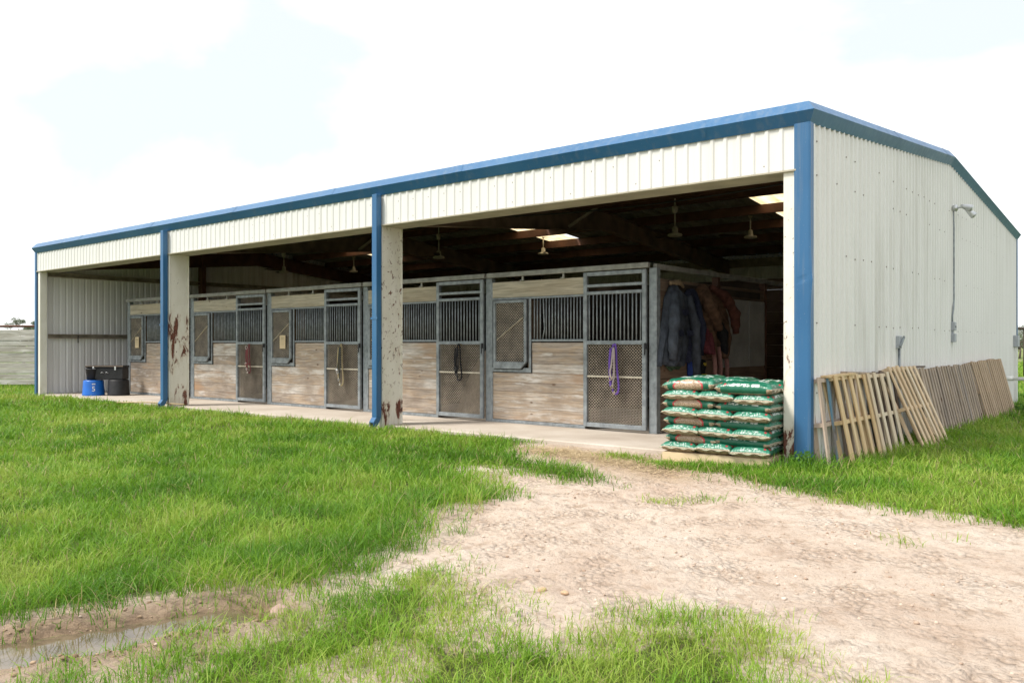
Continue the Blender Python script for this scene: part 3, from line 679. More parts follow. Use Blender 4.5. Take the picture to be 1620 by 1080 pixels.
# ------------------------------------------------------------------ halters
def m_fabric(name, c, rough=.85, var=.25, sc=30):
    k = NT(name); a = k.noise(k.pos(), sc, 4); b_ = k.noise(k.pos(), 3.5, 4)
    v = k.math('ADD', k.math('MULTIPLY', a, .5), k.math('MULTIPLY', b_, .5)); cr = k.noise(k.pos((6, 6, 1.6)), 1.8, 5, .6, 1.2); k.bump(k.math('ADD', k.math('MULTIPLY', a, .15), cr), .9, .03)
    return k.fin(k.ramp(v, (.35, tuple(x * (1 - var) for x in c)), (.65, tuple(min(1, x * (1 + var)) for x in c))), rough, 0, .25)
def strap(b, pts, wd=.012, closed=False, flat=.28):
    P = [Vector(p) for p in pts]; n = len(P); out_ = []
    idx = range(n if closed else n - 1)
    for i in idx:
        p0, p1, p2, p3 = P[(i - 1) % n] if closed or i else P[0], P[i], P[(i + 1) % n], P[(i + 2) % n] if closed or i < n - 2 else P[-1]
        for t in (0, .25, .5, .75):
            out_.append(.5 * ((2 * p1) + (p2 - p0) * t + (2 * p0 - 5 * p1 + 4 * p2 - p3) * t * t + (3 * p1 - p0 - 3 * p2 + p3) * t ** 3))
    if not closed: out_.append(P[-1])
    b.tube(out_, wd, 8, closed, flat)
def halter(i, label, c1, c2, c3, var):
    t = thing('halter', label, 'halter', (SX - PITCH * i - .535, YS - .105, 1.22), group='halters hung on the stall doors')
    m1, m2 = m_fabric('halter_webbing', c1), m_fabric('halter_second_strap', c2); m3 = m_plain('halter_fittings', c3, .35, .6)
    a = MB()
    L_ = (.66, .55, .72, .56, .5)[var]
    strap(a, [(-.035, .01, -.03), (-.012, 0, .0), (.02, 0, -.01), (.045, -.012, -L_ * .45), (.075, -.015, -L_ * .8), (.06, -.01, -L_ * .97), (.01, -.012, -L_), (-.02, -.01, -L_ * .92), (-.05, -.008, -L_ * .5)], .016, True)
    strap(a, [(-.05, -.02, -.04), (-.06, -.03, -L_ * .35), (-.055, -.025, -L_ * .68), (-.045, -.02, -L_ * .86)], .018)
    a.build('crown_strap', m1, t, True)
    b = MB(); strap(b, [(-.005, -.03, -.06), (-.02, -.045, -L_ * .4), (-.045, -.04, -L_ * .55), (-.02, -.045, -L_ * .68), (.015, -.035, -L_ * .6), (.02, -.04, -L_ * .32), (.008, -.03, -.06)], .014, True)
    strap(b, [(.02, -.03, -L_ * .62), (.0, -.035, -L_ * .75), (-.01, -.03, -L_ * .86)], .013)
    if var == 3: strap(b, [(-.10, -.03, -L_ * .74), (-.03, -.05, -L_ * .70), (.05, -.03, -L_ * .66), (.07, -.02, -L_ * .76)], .014)
    b.build('nose_band', m2, t, True)
    for (x, z, r) in ((-.04, -L_ * .68, .026), (-.012, -L_ * .86, .02), (.02, -L_ * .98, .016)) + (((-.02, -.05, .035),) if var == 3 else ()):
        f = MB(); f.tube([(x + r * math.cos(u), -.045, z + r * math.sin(u)) for u in np.linspace(0, 2 * math.pi, 13)[:-1]], .006, 6, True); f.build('ring', m3, t, True)
    if var == 2: f = MB(); f.tube([(-.06, -.05, -L_ * .60), (-.02, -.055, -L_ * .66)], .028, 10); f.build('roller', m3, t, True)
halter(0, 'purple halter hung on the mesh door of the corner stall', (.14, .075, .34), (.36, .31, .30), (.5, .42, .28), 0)
halter(1, 'black halter hung on the stall door right of the middle column', (.012, .012, .014), (.016, .016, .018), (.08, .08, .08), 1)
halter(2, 'tan and grey halter hung on the stall door left of the middle downspout', (.30, .245, .14), (.05, .055, .05), (.5, .5, .48), 2)
halter(3, 'maroon halter with a pale ring hung on a mesh stall door', (.16, .04, .05), (.22, .07, .07), (.62, .55, .52), 3)
halter(4, 'dark halter on the farthest stall door, half behind the peeling column', (.03, .025, .025), (.05, .04, .04), (.2, .2, .2), 4)
# cards on two hay doors
def card(i, label):
    o = MB().box(-.09, .09, 0, .003, -.13, .13).build('paper_card', m_plain('yellowed_card', (.66, .52, .33), .8, 0, .06))
    o.location = (SX - PITCH * i - 2.36, YS - .061, 1.24 + .04); tag(o, label, 'card')
    b = MB()
    for z, wd in ((.085, .055), (.065, .06), (.045, .05), (.01, .06), (-.015, .055), (-.04, .06), (-.065, .04)):
        x = -wd
        while x < wd: l = random.uniform(.01, .025); b.box(x, x + l, -.0012, 0, z, z + (.009 if z > .04 else .004)); x += l + .007
    b.build('printing', m_plain('faded_print', (.25, .19, .12)), o)
card(2, 'yellowed card on the hay door of the third stall from the coats'); card(4, 'yellowed card on the hay door of the farthest stall')

# ------------------------------------------------------------------ ceiling fans
m_cream = m_plain('dusty_cream_enamel', (.50, .46, .37), .5, 0, .2, 12); m_blade = m_plain('dark_brown_fan_blade', (.055, .03, .02), .6, 0, .3, 6)
def make_fan(lab):
    t = thing('ceiling_fan', lab, 'ceiling fan', group='ceiling fans hung from the barn roof')
    MB().lathe([(.018, .52), (.05, .50), (.052, .44), (.04, .40), (.02, .385)], 16).build('canopy', m_cream, t, True)
    b = MB(); b.tube([(0, 0, .40), (0, 0, .10)], .014, 8); b.tube([(0, 0, .52), (0, 0, .95)], .012, 6); b.build('rod', m_cream, t, True)
    MB().lathe([(.03, .14), (.048, .12), (.055, .04), (.06, .03)], 18).build('motor', m_cream, t, True)
    MB().lathe([(.06, .03), (.12, .012), (.135, -.012), (.12, -.03), (.05, -.042), (.0005, -.045)], 22).build('hub_cover', m_cream, t, True)
    for q in range(3):
        a = q * 2 * math.pi / 3 + .5; c_, s_ = math.cos(a), math.sin(a); b = MB(); vs = []
        for r_, wd in ((.10, .025), (.2, .05), (.62, .07), (.66, .055)):
            for sg, dz in ((-1, -.006), (1, .006)): vs.append((c_ * r_ - s_ * wd * sg, s_ * r_ + c_ * wd * sg, .02 + dz)); vs.append((c_ * r_ - s_ * wd * sg, s_ * r_ + c_ * wd * sg, .024 + dz))
        fs = []
        for i in range(3):
            o_ = 4 * i; fs += [(o_, o_ + 2, o_ + 6, o_ + 4), (o_ + 1, o_ + 5, o_ + 7, o_ + 3), (o_, o_ + 4, o_ + 5, o_ + 1), (o_ + 2, o_ + 3, o_ + 7, o_ + 6)]
        b.add(vs, fs + [(0, 1, 3, 2), (12, 14, 15, 13)]).build('blade', m_blade, t)
    return t
fan = make_fan('cream ceiling fan nearest the coats, hung above the corner stall'); fan.location = (-4.27, 5.15, 3.20)
for loc, rz, lab in (((-10.18, 5.15, 3.19), .7, 'cream ceiling fan seen just right of the middle column'), ((-15.97, 5.15, 3.18), .2, 'cream ceiling fan with brown blades in front of the ribbed end wall'),
                     ((-4.18, 8.2, 3.46), 1.3, 'dark ceiling fan in the rear row below the right skylight'), ((-9.56, 8.2, 3.48), 1.0, 'dark ceiling fan in the rear row between the two middle skylights'),
                     ((-16.75, 8.2, 3.44), 1.9, 'dark ceiling fan in the rear row just left of the middle downspout')):
    dup(fan, loc, (0, 0, rz), lab)

# ------------------------------------------------------------------ coats on the side wall
m_hook = M['black']
def garment(name, label, cat, mat, rows, amp=.03, fr=5, seed=0, extra=None, x0=SX + .055):
    """rows: (z, y_left, y_right, depth) from the shoulders down"""
    rs = np.array(rows, float); n, m = 46, 40; Z = np.linspace(rs[0, 0], rs[-1, 0], n)
    yl, yr, dp = (np.interp(Z, rs[::-1, 0], rs[::-1, i]) for i in (1, 2, 3))
    s = np.linspace(-1, 1, m); V = np.zeros((n, m, 3))
    rg = np.random.default_rng(seed); ph = rg.uniform(0, 6, 4)
    for i in range(n):
        t = i / (n - 1); y = (yl[i] + yr[i]) / 2 + s * (yr[i] - yl[i]) / 2
        env = np.sqrt(np.clip(1 - np.abs(s) ** 2.6, 0, 1))
        fold = np.sin(s * fr + ph[0] + t * 2.2) * .5 + np.sin(s * fr * 2.3 + ph[1] - t * 3) * .35 + np.sin(s * fr * 4.1 + ph[2] + t * 5) * .15
        cr = (fbm(y * 7 + seed * 3.1, np.full(m, Z[i] * 6.0), 4, seed) - .5)
        V[i, :, 0] = x0 + .006 + env * (dp[i] * .8 + amp * (.6 + .8 * t) * fold + .085 * cr)
        V[i, :, 1] = y + .02 * np.sin(t * 9 + ph[3]) * env
        V[i, :, 2] = Z[i] + (-.03 * fold * t + .03 * (fbm(s * 3 + seed, s * 0, 2, seed) - .5) * t - .07 * np.abs(s) ** 2.2 * (1 - t))
    bk = V.copy(); bk[:, :, 0] = x0
    A = np.concatenate([V.reshape(-1, 3), bk.reshape(-1, 3)]); i = (np.arange(n - 1)[:, None] * m + np.arange(m - 1)[None]).ravel(); N = n * m
    e = np.arange(m - 1) + (n - 1) * m; tp = np.arange(m - 1)
    F = np.concatenate([np.stack([i, i + m, i + m + 1, i + 1], 1), np.stack([i, i + 1, i + m + 1, i + m], 1) + N, np.stack([e, e + N, e + N + 1, e + 1], 1), np.stack([tp, tp + 1, tp + 1 + N, tp + N], 1)])
    t = thing(name, label, cat, (0, 0, 0)); c = A.mean(0); t.location = (x0, c[1], rows[-1][0]); A = A - np.array(t.location)
    mesh_np('body', A, F4=F, mat=mat, parent=t)
    return t
def sleeve(t, mat, pts, r, seed=1, name='sleeve'):
    P = [Vector(p) - t.location for p in pts]; b = MB(); pp = []; rr = []
    for i in range(len(P) - 1):
        for q in np.linspace(0, 1, 6)[:-1]:
            pp.append(P[i].lerp(P[i + 1], q)); rr.append(r[i] + (r[i + 1] - r[i]) * q)
    pp.append(P[-1]); rr.append(r[-1]); rr = [x * (1 + .12 * math.sin(j * 2.1 + seed) + .06 * math.sin(j * 5.3)) for j, x in enumerate(rr)]
    b.tube(pp, rr, 14, flat=.7).build(name, mat, t, True)
F_grey = m_fabric('waxed_grey_cotton', (.048, .056, .072), .75, .45, 12); F_navy = m_fabric('dark_navy_cloth', (.022, .026, .05), .8, .4); F_brown = m_fabric('brown_canvas', (.10, .056, .034), .85, .5, 14)
F_rust = m_fabric('rust_red_canvas', (.095, .036, .026), .85, .4, 14); F_mar = m_fabric('maroon_cloth', (.12, .03, .038), .85, .35); F_strap = m_fabric('pinkish_leather_strap', (.27, .14, .12), .8, .3); F_blk = m_fabric('black_nylon', (.014, .014, .016), .7, .4); F_tan = m_fabric('tan_collar_cloth', (.26, .19, .12), .9, .3); F_blue = m_fabric('blue_nylon', (.02, .045, .20), .7, .3); F_green = m_fabric('dull_green_lining', (.05, .085, .05), .8, .3)
g1 = garment('riding_coat', 'long grey waxed coat hanging nearest the corner post', 'coat', F_grey, [(2.05, 1.80, 2.05, .05), (1.93, 1.70, 2.26, .12), (1.5, 1.60, 2.30, .15), (1.12, 1.52, 2.24, .16), (.96, 1.50, 2.10, .13)], .055, 7, 3)
sleeve(g1, F_grey, [(SX + .16, 1.80, 1.93), (SX + .24, 1.66, 1.55), (SX + .24, 1.62, 1.22), (SX + .20, 1.68, 1.04)], [.07, .085, .075, .06], 2)
sleeve(g1, F_grey, [(SX + .16, 2.20, 1.90), (SX + .22, 2.28, 1.5), (SX + .20, 2.36, 1.15), (SX + .16, 2.44, .68)], [.06, .07, .065, .06], 4)
sleeve(g1, F_tan, [(SX + .10, 1.78, 2.06), (SX + .15, 1.96, 2.08), (SX + .10, 2.16, 2.03)], [.025, .04, .025], 1, 'collar')
for (y, z) in ((1.80, 1.42), (2.08, 1.42), (1.94, 1.70)):
    b = MB(); b.add([(SX + .235, y - .07, z), (SX + .235, y + .07, z), (SX + .25, y + .068, z - .07), (SX + .26, y, z - .085), (SX + .25, y - .068, z - .07)], [(0, 1, 2, 3, 4)]); o = b.build('pocket_flap', F_navy, g1); o.location = -Vector(g1.location)
    sm_ = o.modifiers.new('thick', 'SOLIDIFY'); sm_.thickness = .02
garment('lining', 'dull green lining hem hanging below the grey coat', 'coat', F_green, [(1.04, 1.70, 2.2, .06), (.90, 1.80, 2.10, .04)], .02, 4, 8)
g2 = garment('dark_jacket', 'dark navy jacket hanging between the grey coat and the brown coat', 'jacket', F_navy, [(2.02, 2.26, 2.56, .05), (1.9, 2.2, 2.68, .10), (1.4, 2.24, 2.66, .13), (1.0, 2.3, 2.62, .12)], .05, 6, 5)
sleeve(g2, F_navy, [(SX + .15, 2.44, 1.85), (SX + .22, 2.48, 1.45), (SX + .18, 2.5, 1.08)], [.06, .07, .055], 5)
g3 = garment('work_coat', 'brown canvas coat with a rust red back hanging farthest from the corner post', 'coat', F_brown, [(2.10, 2.62, 2.90, .07), (1.98, 2.52, 3.2, .15), (1.7, 2.55, 3.52, .17), (1.4, 2.72, 3.62, .16), (1.05, 2.95, 3.42, .12)], .08, 5, 7)
sleeve(g3, F_brown, [(SX + .18, 2.66, 1.98), (SX + .27, 2.62, 1.78), (SX + .27, 2.8, 1.62), (SX + .25, 2.95, 1.45)], [.07, .10, .09, .07], 3)
sleeve(g3, F_rust, [(SX + .16, 2.88, 2.06), (SX + .25, 3.18, 1.93), (SX + .27, 3.46, 1.68), (SX + .24, 3.56, 1.40)], [.05, .08, .08, .055], 6)
sleeve(g3, F_blk, [(SX + .14, 3.05, 1.65), (SX + .21, 3.15, 1.4), (SX + .18, 3.3, 1.08)], [.06, .085, .06], 9, 'dark_sleeve')
g4 = garment('maroon_blanket', 'folded maroon cloth hanging below the brown coat', 'blanket', F_mar, [(1.62, 2.72, 2.88, .14), (1.3, 2.64, 3.0, .19), (1.12, 2.60, 2.96, .19)], .03, 5, 9)
g5 = garment('nylon_bag', 'black nylon bag with a yellow emblem hanging under the jackets', 'bag', F_blk, [(1.02, 2.46, 2.78, .10), (.8, 2.46, 2.80, .12), (.5, 2.48, 2.78, .12)], .015, 4, 10)
b = MB(); ye = m_plain('yellow_print', (.55, .42, .04), .6)
for y, z, wd, hh in ((2.60, .80, .08, .022), (2.62, .775, .05, .02), (2.625, .757, .025, .016), (2.62, .96, .04, .02), (2.63, .945, .025, .03)): b.box(SX + .195, SX + .205, y - wd, y + wd, z - hh / 2, z + hh / 2)
eo = b.build('emblem', ye, g5); eo.location = -Vector(g5.location)
garment('blue_lead_bundle', 'blue nylon lead ropes hanging between the grey coat and the black bag', 'lead rope', F_blue, [(1.08, 2.36, 2.47, .09), (.6, 2.37, 2.46, .09)], .02, 5, 12)
for q, (y, lab) in enumerate(((2.92, 'pinkish leather strap hanging nearest the black bag'), (3.10, 'pinkish leather strap hanging second from the black bag'), (3.32, 'pinkish leather strap hanging below the edge of the brown coat'))):
    b = MB(); strap(b, [(SX + .17, y, 1.2), (SX + .20, y + .02, .9), (SX + .19, y - .01, .5), (SX + .16, y + .05, .3)], .036); tag(b.build('leather_strap', F_strap, smooth=True), lab, 'strap', 'leather straps hanging under the coats')

# ------------------------------------------------------------------ pallets leaning on the side wall
random.seed(21)
def lean_pallet(label, y0, width, length, xb, ang, mats, nb, bw, z0=-.05, inner=4, yaw=0., group='pallets leaning along the side wall', first=None, jit=.014, wide=False):
    t = thing('pallet', label, 'pallet', (xb, y0, z0), (0, -R(ang), R(yaw)), group)
    pick = lambda: random.choice(mats) if isinstance(mats, list) else mats
    for v in (.0, length / 2 - .02, length - .04):
        MB().box(.020, .110, .0, width, v, v + .04, rnd=random.random()).build('stringer', mats[0] if isinstance(mats, list) else mats, t, bevel=.002)
    for i in range(nb):
        w_ = bw * random.uniform(.8, 1.25) * (1.5 if wide and i == 0 else 1); y = (width - w_) * i / (nb - 1) + random.uniform(-jit, jit); m = pick()
        if first and i < len(first) and first[i]: m = first[i]
        e = random.uniform(-.012, .012)
        MB().add([(.112 + a * .018, y + c * w_ + (random.uniform(-.004, .004)), (-.01 + e) if z == 0 else (length + .008 + e)) for z in (0, 1) for c in (0, 1) for a in (0, 1)],
                 [(0, 2, 3, 1), (4, 5, 7, 6), (0, 1, 5, 4), (2, 6, 7, 3), (0, 4, 6, 2), (1, 3, 7, 5)]).build('deck_board', m, t, bevel=.002)
    for i in range(inner):
        y = (width - .1) * i / (inner - 1); MB().box(.0, .018, y, y + .1, .0, length).build('inner_board', pick(), t)
    return t
P = M
lean_pallet('pinkish pallet nearest the corner trim with one blue painted board', .07, 1.15, .93, .06, 7, P['pal_a'], 5, .075, first=[P['pal_a'], P['pal_blue'], P['pal_d']], inner=2)
lean_pallet('yellow pallet with wide first board, second from the corner trim', .36, 1.02, .95, .20, 12, P['pal_b'], 5, .075, wide=True)
lean_pallet('yellow pallet with four pale boards, third from the corner trim', 1.40, .85, .94, .215, 12, P['pal_p'], 4, .085)
lean_pallet('dark brown pallet in the gap between the yellow pallet and the steepest one', 1.55, 1.1, .95, .10, 8, P['pal_d'], 5, .08)
lean_pallet('fresh orange pallet leaning out farthest from the wall', 2.28, 1.2, 1.04, .42, 23, P['pal_o'], 7, .075, yaw=0)
lean_pallet('grey weathered pallet right behind the fresh orange one', 3.35, 1.15, .95, .24, 13, P['pal_g'], 8, .072)
lean_pallet('grey pallet with one wide board, second of the weathered grey ones', 4.52, 1.15, .96, .25, 13, P['pal_g'], 8, .072)
lean_pallet('grey pallet next to the tan one, last of the weathered grey ones', 5.65, 1.12, .96, .24, 13, P['pal_g'], 8, .072)
lean_pallet('tan pallet next to last along the wall', 6.8, 1.2, 1.0, .30, 15, P['pal_t'], 8, .08)
lean_pallet('tan brown pallet farthest along the side wall', 8.1, 1.25, 1.02, .29, 14, P['pal_t'], 8, .082)
for (a, c, wd, lab, m) in (((.06, .3, .90), (.10, 1.0, .915), .10, 'loose rough board lying along the top of the yellow pallets', 'pal_b'), ((.05, .9, .93), (.09, 1.75, .90), .08, 'short grey board lying on top of the second yellow pallet', 'pal_g'), ((.05, 3.0, .935), (.08, 4.1, .93), .07, 'thin dark board lying on top of the grey pallets', 'pal_d')):
    o = MB().bar(a, c, wd, .022).build('board', M[m], bevel=.002); tag(o, lab, 'board')

# ------------------------------------------------------------------ pellet bags on their pallet
def bag_mesh(seed):
    nu, nv = 88, 72; a, b_, h = .302, .208, .060
    s_ = np.linspace(-1, 1, nu); u = np.sign(s_) * (1 - (1 - np.abs(s_)) ** 1.9); t_ = np.linspace(-1, 1, nv); v = np.sign(t_) * (1 - (1 - np.abs(t_)) ** 1.9)
    U, Vv = np.meshgrid(u, v, indexing='ij')
    T = (np.clip(1 - np.abs(U) ** 5.4, 0, 1) ** .5) * (np.clip(1 - np.abs(Vv) ** 4.2, 0, 1) ** .5)
    X = U * a * (1 - .035 * (1 - Vv ** 2)) ; Y = Vv * b_ * (1 - .03 * (1 - U ** 2))
    wr = (fbm(U * 3 + seed * 9.7, Vv * 3 + 4, 3, seed) - .5) * .016 * T + (fbm(U * 2, Vv * 16, 3, seed + 3) - .5) * .014 * np.clip((np.abs(U) - .45) / .5, 0, 1) * (T > 0) + (fbm(U * 14, Vv * 3, 2, seed + 5) - .5) * .010 * np.clip((np.abs(Vv) - .5) / .45, 0, 1)
    G = np.array([.006, .118, .064]); Wt = np.array([.62, .68, .65]); Pl = np.array([.38, .27, .18]); Rd = np.array([.50, .035, .05]); LG = np.array([.09, .33, .23])
    Vs, Cs, Pe = [], [], []
    for top in (1, -1):
        Z = top * T * h * (1.06 if top > 0 else .80) + wr * (1 if top > 0 else .6); q = Z / h
        col = np.ones(U.shape + (3,)) * G; pel = np.zeros(U.shape)
        def put(m, c): col[m] = c
        side = np.maximum(np.abs(U), np.abs(Vv))
        if top < 0:
            dn = (q < -.50) | ((np.abs(U) > .80) & (q < -.02)) | (side < .7); put(dn, Pl); pel[dn] = 1
            win = (Vv > .45) & ((U / .52) ** 2 + ((q + .1) / .95) ** 2 < 1); put(win, Pl); pel[win] = 1; put((Vv > .45) & ((U / .52) ** 2 + ((q + .1) / .95) ** 2 >= 1) & ((U / .52) ** 2 + ((q + .1) / .95) ** 2 < 1.28) & (q > -.5), Rd)
        else:
            n1 = vnoise(U * 34 + seed, Vv * 26, seed + 7)
            ends = (np.abs(U) > .80)
            put(ends & (q > .12) & (q < .98), LG * .30 + .70 * G); put(ends & (q < .12), Pl); pel[ends & (q < .12)] = 1  # lighter green on the ends: plastic sheen put into the colour
            et = ends & (q > .56) & (q < .78) & (np.abs(Vv) < .5) & (n1 > .66); put(et, Wt * .85)
            put(ends & (q > .56) & (q < .8) & (np.abs(Vv * np.sign(U) - .74) < .06), Rd)
            put(ends & (q > .40) & (q < .48) & (np.abs(Vv) < .5) & (n1 > .72), Wt * .8)
            tx = (Vv < -.7) & (q > .40) & (q < .72) & (U > -.55) & (U < .15) & (n1 > .46); put(tx, Wt)
            put((Vv < -.7) & (q > .38) & (q < .72) & (U > .30) & (U < .54) & (n1 > .2), Wt * .9); put((Vv < -.7) & (q > .42) & (q < .70) & (np.abs(U + .64) < .04), Rd)
            el = (U / .52) ** 2 + ((q + .1) / .95) ** 2; win = (Vv > .45) & (el < 1)
            rd = (Vv > .45) & (el >= 1) & (el < 1.28) & (q < .8) & (np.abs(U) > .34); put(rd, Rd); put(win, Pl); pel[win] = 1
            pass
            tp = (np.abs(Vv) < .6) & (np.abs(U) < .78)
            for (v0, v1, u0, u1, th) in ((.28, .48, -.7, .1, .45), (.02, .16, -.6, .55, .42), (-.2, -.08, -.35, .5, .4), (-.5, -.32, -.6, -.1, .3)): put(tp & (Vv > v0) & (Vv < v1) & (U > u0) & (U < u1) & (n1 > th), Wt)
            put(tp & (Vv > -.55) & (Vv < -.1) & (U > .45) & (U < .75) & (n1 > .22), np.array([.5, .55, .54]))
        # pale seam along the ends
        put((np.abs(U) > .992) & (np.abs(q) < .2), np.array([.45, .42, .34]))
        Vs.append(np.stack([X, Y, Z], -1).reshape(-1, 3)); Cs.append(np.concatenate([col, np.ones(U.shape + (1,))], -1).reshape(-1, 4)); Pe.append(pel.ravel())
    i = (np.arange(nu - 1)[:, None] * nv + np.arange(nv - 1)[None]).ravel(); N = nu * nv
    f1 = np.stack([i, i + nv, i + nv + 1, i + 1], 1); f2 = f1[:, ::-1] + N
    Va = np.concatenate(Vs)
    # seam fins: flat flaps at both ends
    fv, ff, fc = [], [], []; base = len(Va)
    for sg in (1, -1):
        k0 = len(fv); row = np.linspace(-1, 1, 25)
        for r_ in (0, 1):
            for y in row: fv.append((sg * (a * .995 * (1 - .035 * (1 - y * y)) + r_ * .022), y * b_ * (1 + .02 * r_), .006 * math.sin(y * 9 + seed) * r_ - .004 * r_))
        for j in range(24): ff.append((base + k0 + j, base + k0 + j + 1, base + k0 + 26 + j, base + k0 + 25 + j))
    V_ = np.concatenate([Va, np.array(fv)]); Fq = np.concatenate([f1, f2, np.array(ff)])
    Cc = np.concatenate(Cs + [np.tile([.30, .30, .21, 1], (len(fv), 1))]); Pp = np.concatenate(Pe + [np.zeros(len(fv))])
    return V_, Fq, Cc, Pp
def m_bag():
    k = NT('printed_pellet_sack'); c = k.attr('print').outputs['Color']; p = k.attr('pellet').outputs['Fac']
    v = k.n('ShaderNodeTexVoronoi'); v.inputs['Scale'].default_value = 120; k.l(k.pos((1, 1, 1.3)), v.inputs['Vector'])
    sx = k.n('ShaderNodeSeparateColor'); k.l(v.outputs['Color'], sx.inputs[0])
    pc = k.ramp(sx.outputs[0], (.1, (.20, .125, .075)), (.5, (.38, .265, .175)), (.9, (.54, .42, .30)))
    col = k.mix(k.math('MULTIPLY', p, .85), c, pc); w_ = k.noise(k.pos(), 22, 4); k.bump(w_, .25, .012)
    return k.fin(col, .33, 0, .5)
M['bag'] = m_bag()
random.seed(5)
SC, SA = (-.865, .135), 4.5
bp = thing('bag_pallet', 'pale wooden pallet under the stack of green bags', 'pallet', (SC[0], SC[1], .042), (0, 0, R(SA)))
for i in range(7): y = -.52 + i * .155; MB().box(-.56, .56, y, y + .10, .046, .061, rnd=random.random()).build('deck_board', M['bagpallet'], bp, bevel=.002)
for x in (-.56, -.02, .515): MB().box(x, x + .045, -.515, .50, .0, .0455).build('stringer', M['bagpallet'], bp, bevel=.002)
MB().box(-.57, .57, -.54, -.517, -.04, .056, rnd=.9).build('front_board', M['bagpallet'], bp, bevel=.003)
protos = []
for sd_ in (1, 2, 3, 4): protos.append(bag_mesh(sd_))
bag_me = []
for q_, (V_, Fq, Cc, Pp) in enumerate(protos):
    o = mesh_np('pellet_bag', V_, F4=Fq, mat=M['bag'], cols={'print': Cc}, attrs={'pellet': Pp}); bag_me.append(o.data); bpy.data.objects.remove(o)
LAY = ['bottom layer', 'second layer up', 'third layer up', 'fourth layer up', 'fifth layer up', 'third layer from the top', 'layer just under the top', 'top layer']
rot = Matrix.Rotation(R(SA), 3, 'Z')
def place_bag(x, y, k, rz, label):
    o = bpy.data.objects.new('pellet_bag', random.choice(bag_me)); C.objects.link(o)
    p = rot @ Vector((x + random.uniform(-.014, .014), y + random.uniform(-.022, .022), 0)); o.location = (SC[0] + p.x, SC[1] + p.y, .042 + .061 + .047 + k * .0915 - .0045 * k * max(0, x / .57 + .35) + random.uniform(-.003, .003))
    o.rotation_euler = (R(random.uniform(-2, 2)), R(random.uniform(-2, 2)), R(SA + rz + random.uniform(-3, 3))); tag(o, label, 'bag', 'green pellet bags stacked on the pallet')
    o.scale = (.95, .96, 1.14 if abs(abs(rz) - 90) < 1 and y < 0 else 1.16)
    if k == 7: o.scale = (.96, .98, 1.3); o.location.z += .01
for k_ in range(8):
    if k_ % 2 == 0:
        for x, n_ in ((-.375, 'left'), (0, 'middle'), (.375, 'right')): place_bag(x, -.265, k_, 90, 'green bag end on at the front %s of the %s' % (n_, LAY[k_]))
        place_bag(.285, .28, k_, 0, 'green bag at the right rear of the %s, lengthwise' % LAY[k_])
    else:
        place_bag(-.285, -.315, k_, 180, 'green bag with tan oval window at front left of the %s' % LAY[k_])
        place_bag(.285, -.315, k_, 0, 'green bag lying lengthwise at front right of the %s' % LAY[k_])
        place_bag(.375, .19, k_, 90, 'green bag end on at the right rear of the %s' % LAY[k_])
        if k_ == 7: place_bag(-.375, .19, k_, 90, 'green bag at the left rear of the top layer'); place_bag(0, .19, k_, 90, 'green bag at the middle rear of the top layer')

# ------------------------------------------------------------------ tubs and trunk by the end wall
def tub(name, label, x, y, z, r0, r1, h, mat, up=True):
    t = thing(name, label, 'tub', (x, y, z))
    MB().lathe([(r0 * .96, 0), (r0, .012), (r0 * .985, .03), (r1 + .01, h - .03), (r1, h - .006), (r1 * .93, h), (r1 * .8, h - .008), (.001, h - .008)] if up else
               [(r0, 0), (r1, h), (r1 + .012, h + .004), (r1 + .012, h - .018), (r1 - .008, h - .01), (r0 - .01, .015), (.001, .015)], 36).build('tub_shell', mat, t, True)
    return t
M['bluep'] = m_plain('bright_blue_plastic', (.012, .125, .50), .35, 0, .1, 6)
tb = tub('blue_tub', 'upturned bright blue tub with a white mark', -17.02, .62, .04, .245, .21, .36, M['bluep'])
fc = bpy.data.curves.new('mark', 'FONT'); fc.body = '5'; fc.size = .16; fc.extrude = .003; fc.align_x = 'CENTER'
fo = bpy.data.objects.new('mark', fc); C.objects.link(fo); dg = bpy.context.evaluated_depsgraph_get(); mm = bpy.data.meshes.new_from_object(fo.evaluated_get(dg)); bpy.data.objects.remove(fo)
mo = bpy.data.objects.new('white_mark', mm); C.objects.link(mo); mo.parent = tb; mm.materials.clear(); mm.materials.append(M['white_plastic'])
cdn = (Vector((cam.location.x, cam.location.y, 0)) - Vector((-17.02, .62, 0))).normalized(); ang = math.atan2(cdn.y, cdn.x)
mo.location = cdn * .236 + Vector((0, 0, .11)); mo.rotation_euler = (R(84), 0, ang + R(90))
b = MB(); b.box(-.035, .035, -.0, .004, .262, .285); bo = b.build('white_dash', M['white_plastic'], tb); bo.location = cdn * .224; bo.rotation_euler = (0, 0, ang + R(90))
tub('black_tub', 'upturned black rubber tub right of the blue one', -16.62, 1.02, .04, .245, .215, .37, M['black'])
pt = thing('post_tub', 'narrow black bucket wedged between the two tubs', 'bucket', (-16.95, 1.06, .04)); MB().lathe([(.075, 0), (.09, .33), (.095, .34), (.001, .34)], 20).build('bucket_shell', M['black'], pt, True)
tk = thing('trunk', 'black trunk with brass corners set on top of the two tubs', 'trunk', (-16.83, .86, .415), (0, 0, R(42)))
MB().box(-.42, .42, -.17, .17, 0, .27).build('body', M['black'], tk, bevel=.012); ld = MB().box(-.435, .435, -.185, .185, .272, .325).build('lid', M['black'], tk, bevel=.014)
for x in (-.25, .25): MB().box(x - .02, x + .02, -.19, -.18, .22, .30).build('latch', M['alu'], tk, bevel=.003)
b = MB(); b.tube([(-.09, -.172, .15), (-.05, -.185, .17), (-.02, -.172, .155)], .006, 6); b.tube([(.02, -.172, .155), (.05, -.185, .17), (.09, -.172, .15)], .006, 6)
b.build('handle', M['alu'], tk, True); MB().box(-.43, .43, -.1865, -.1855, .30, .322).build('lid_edge', M['primer2'], tk)
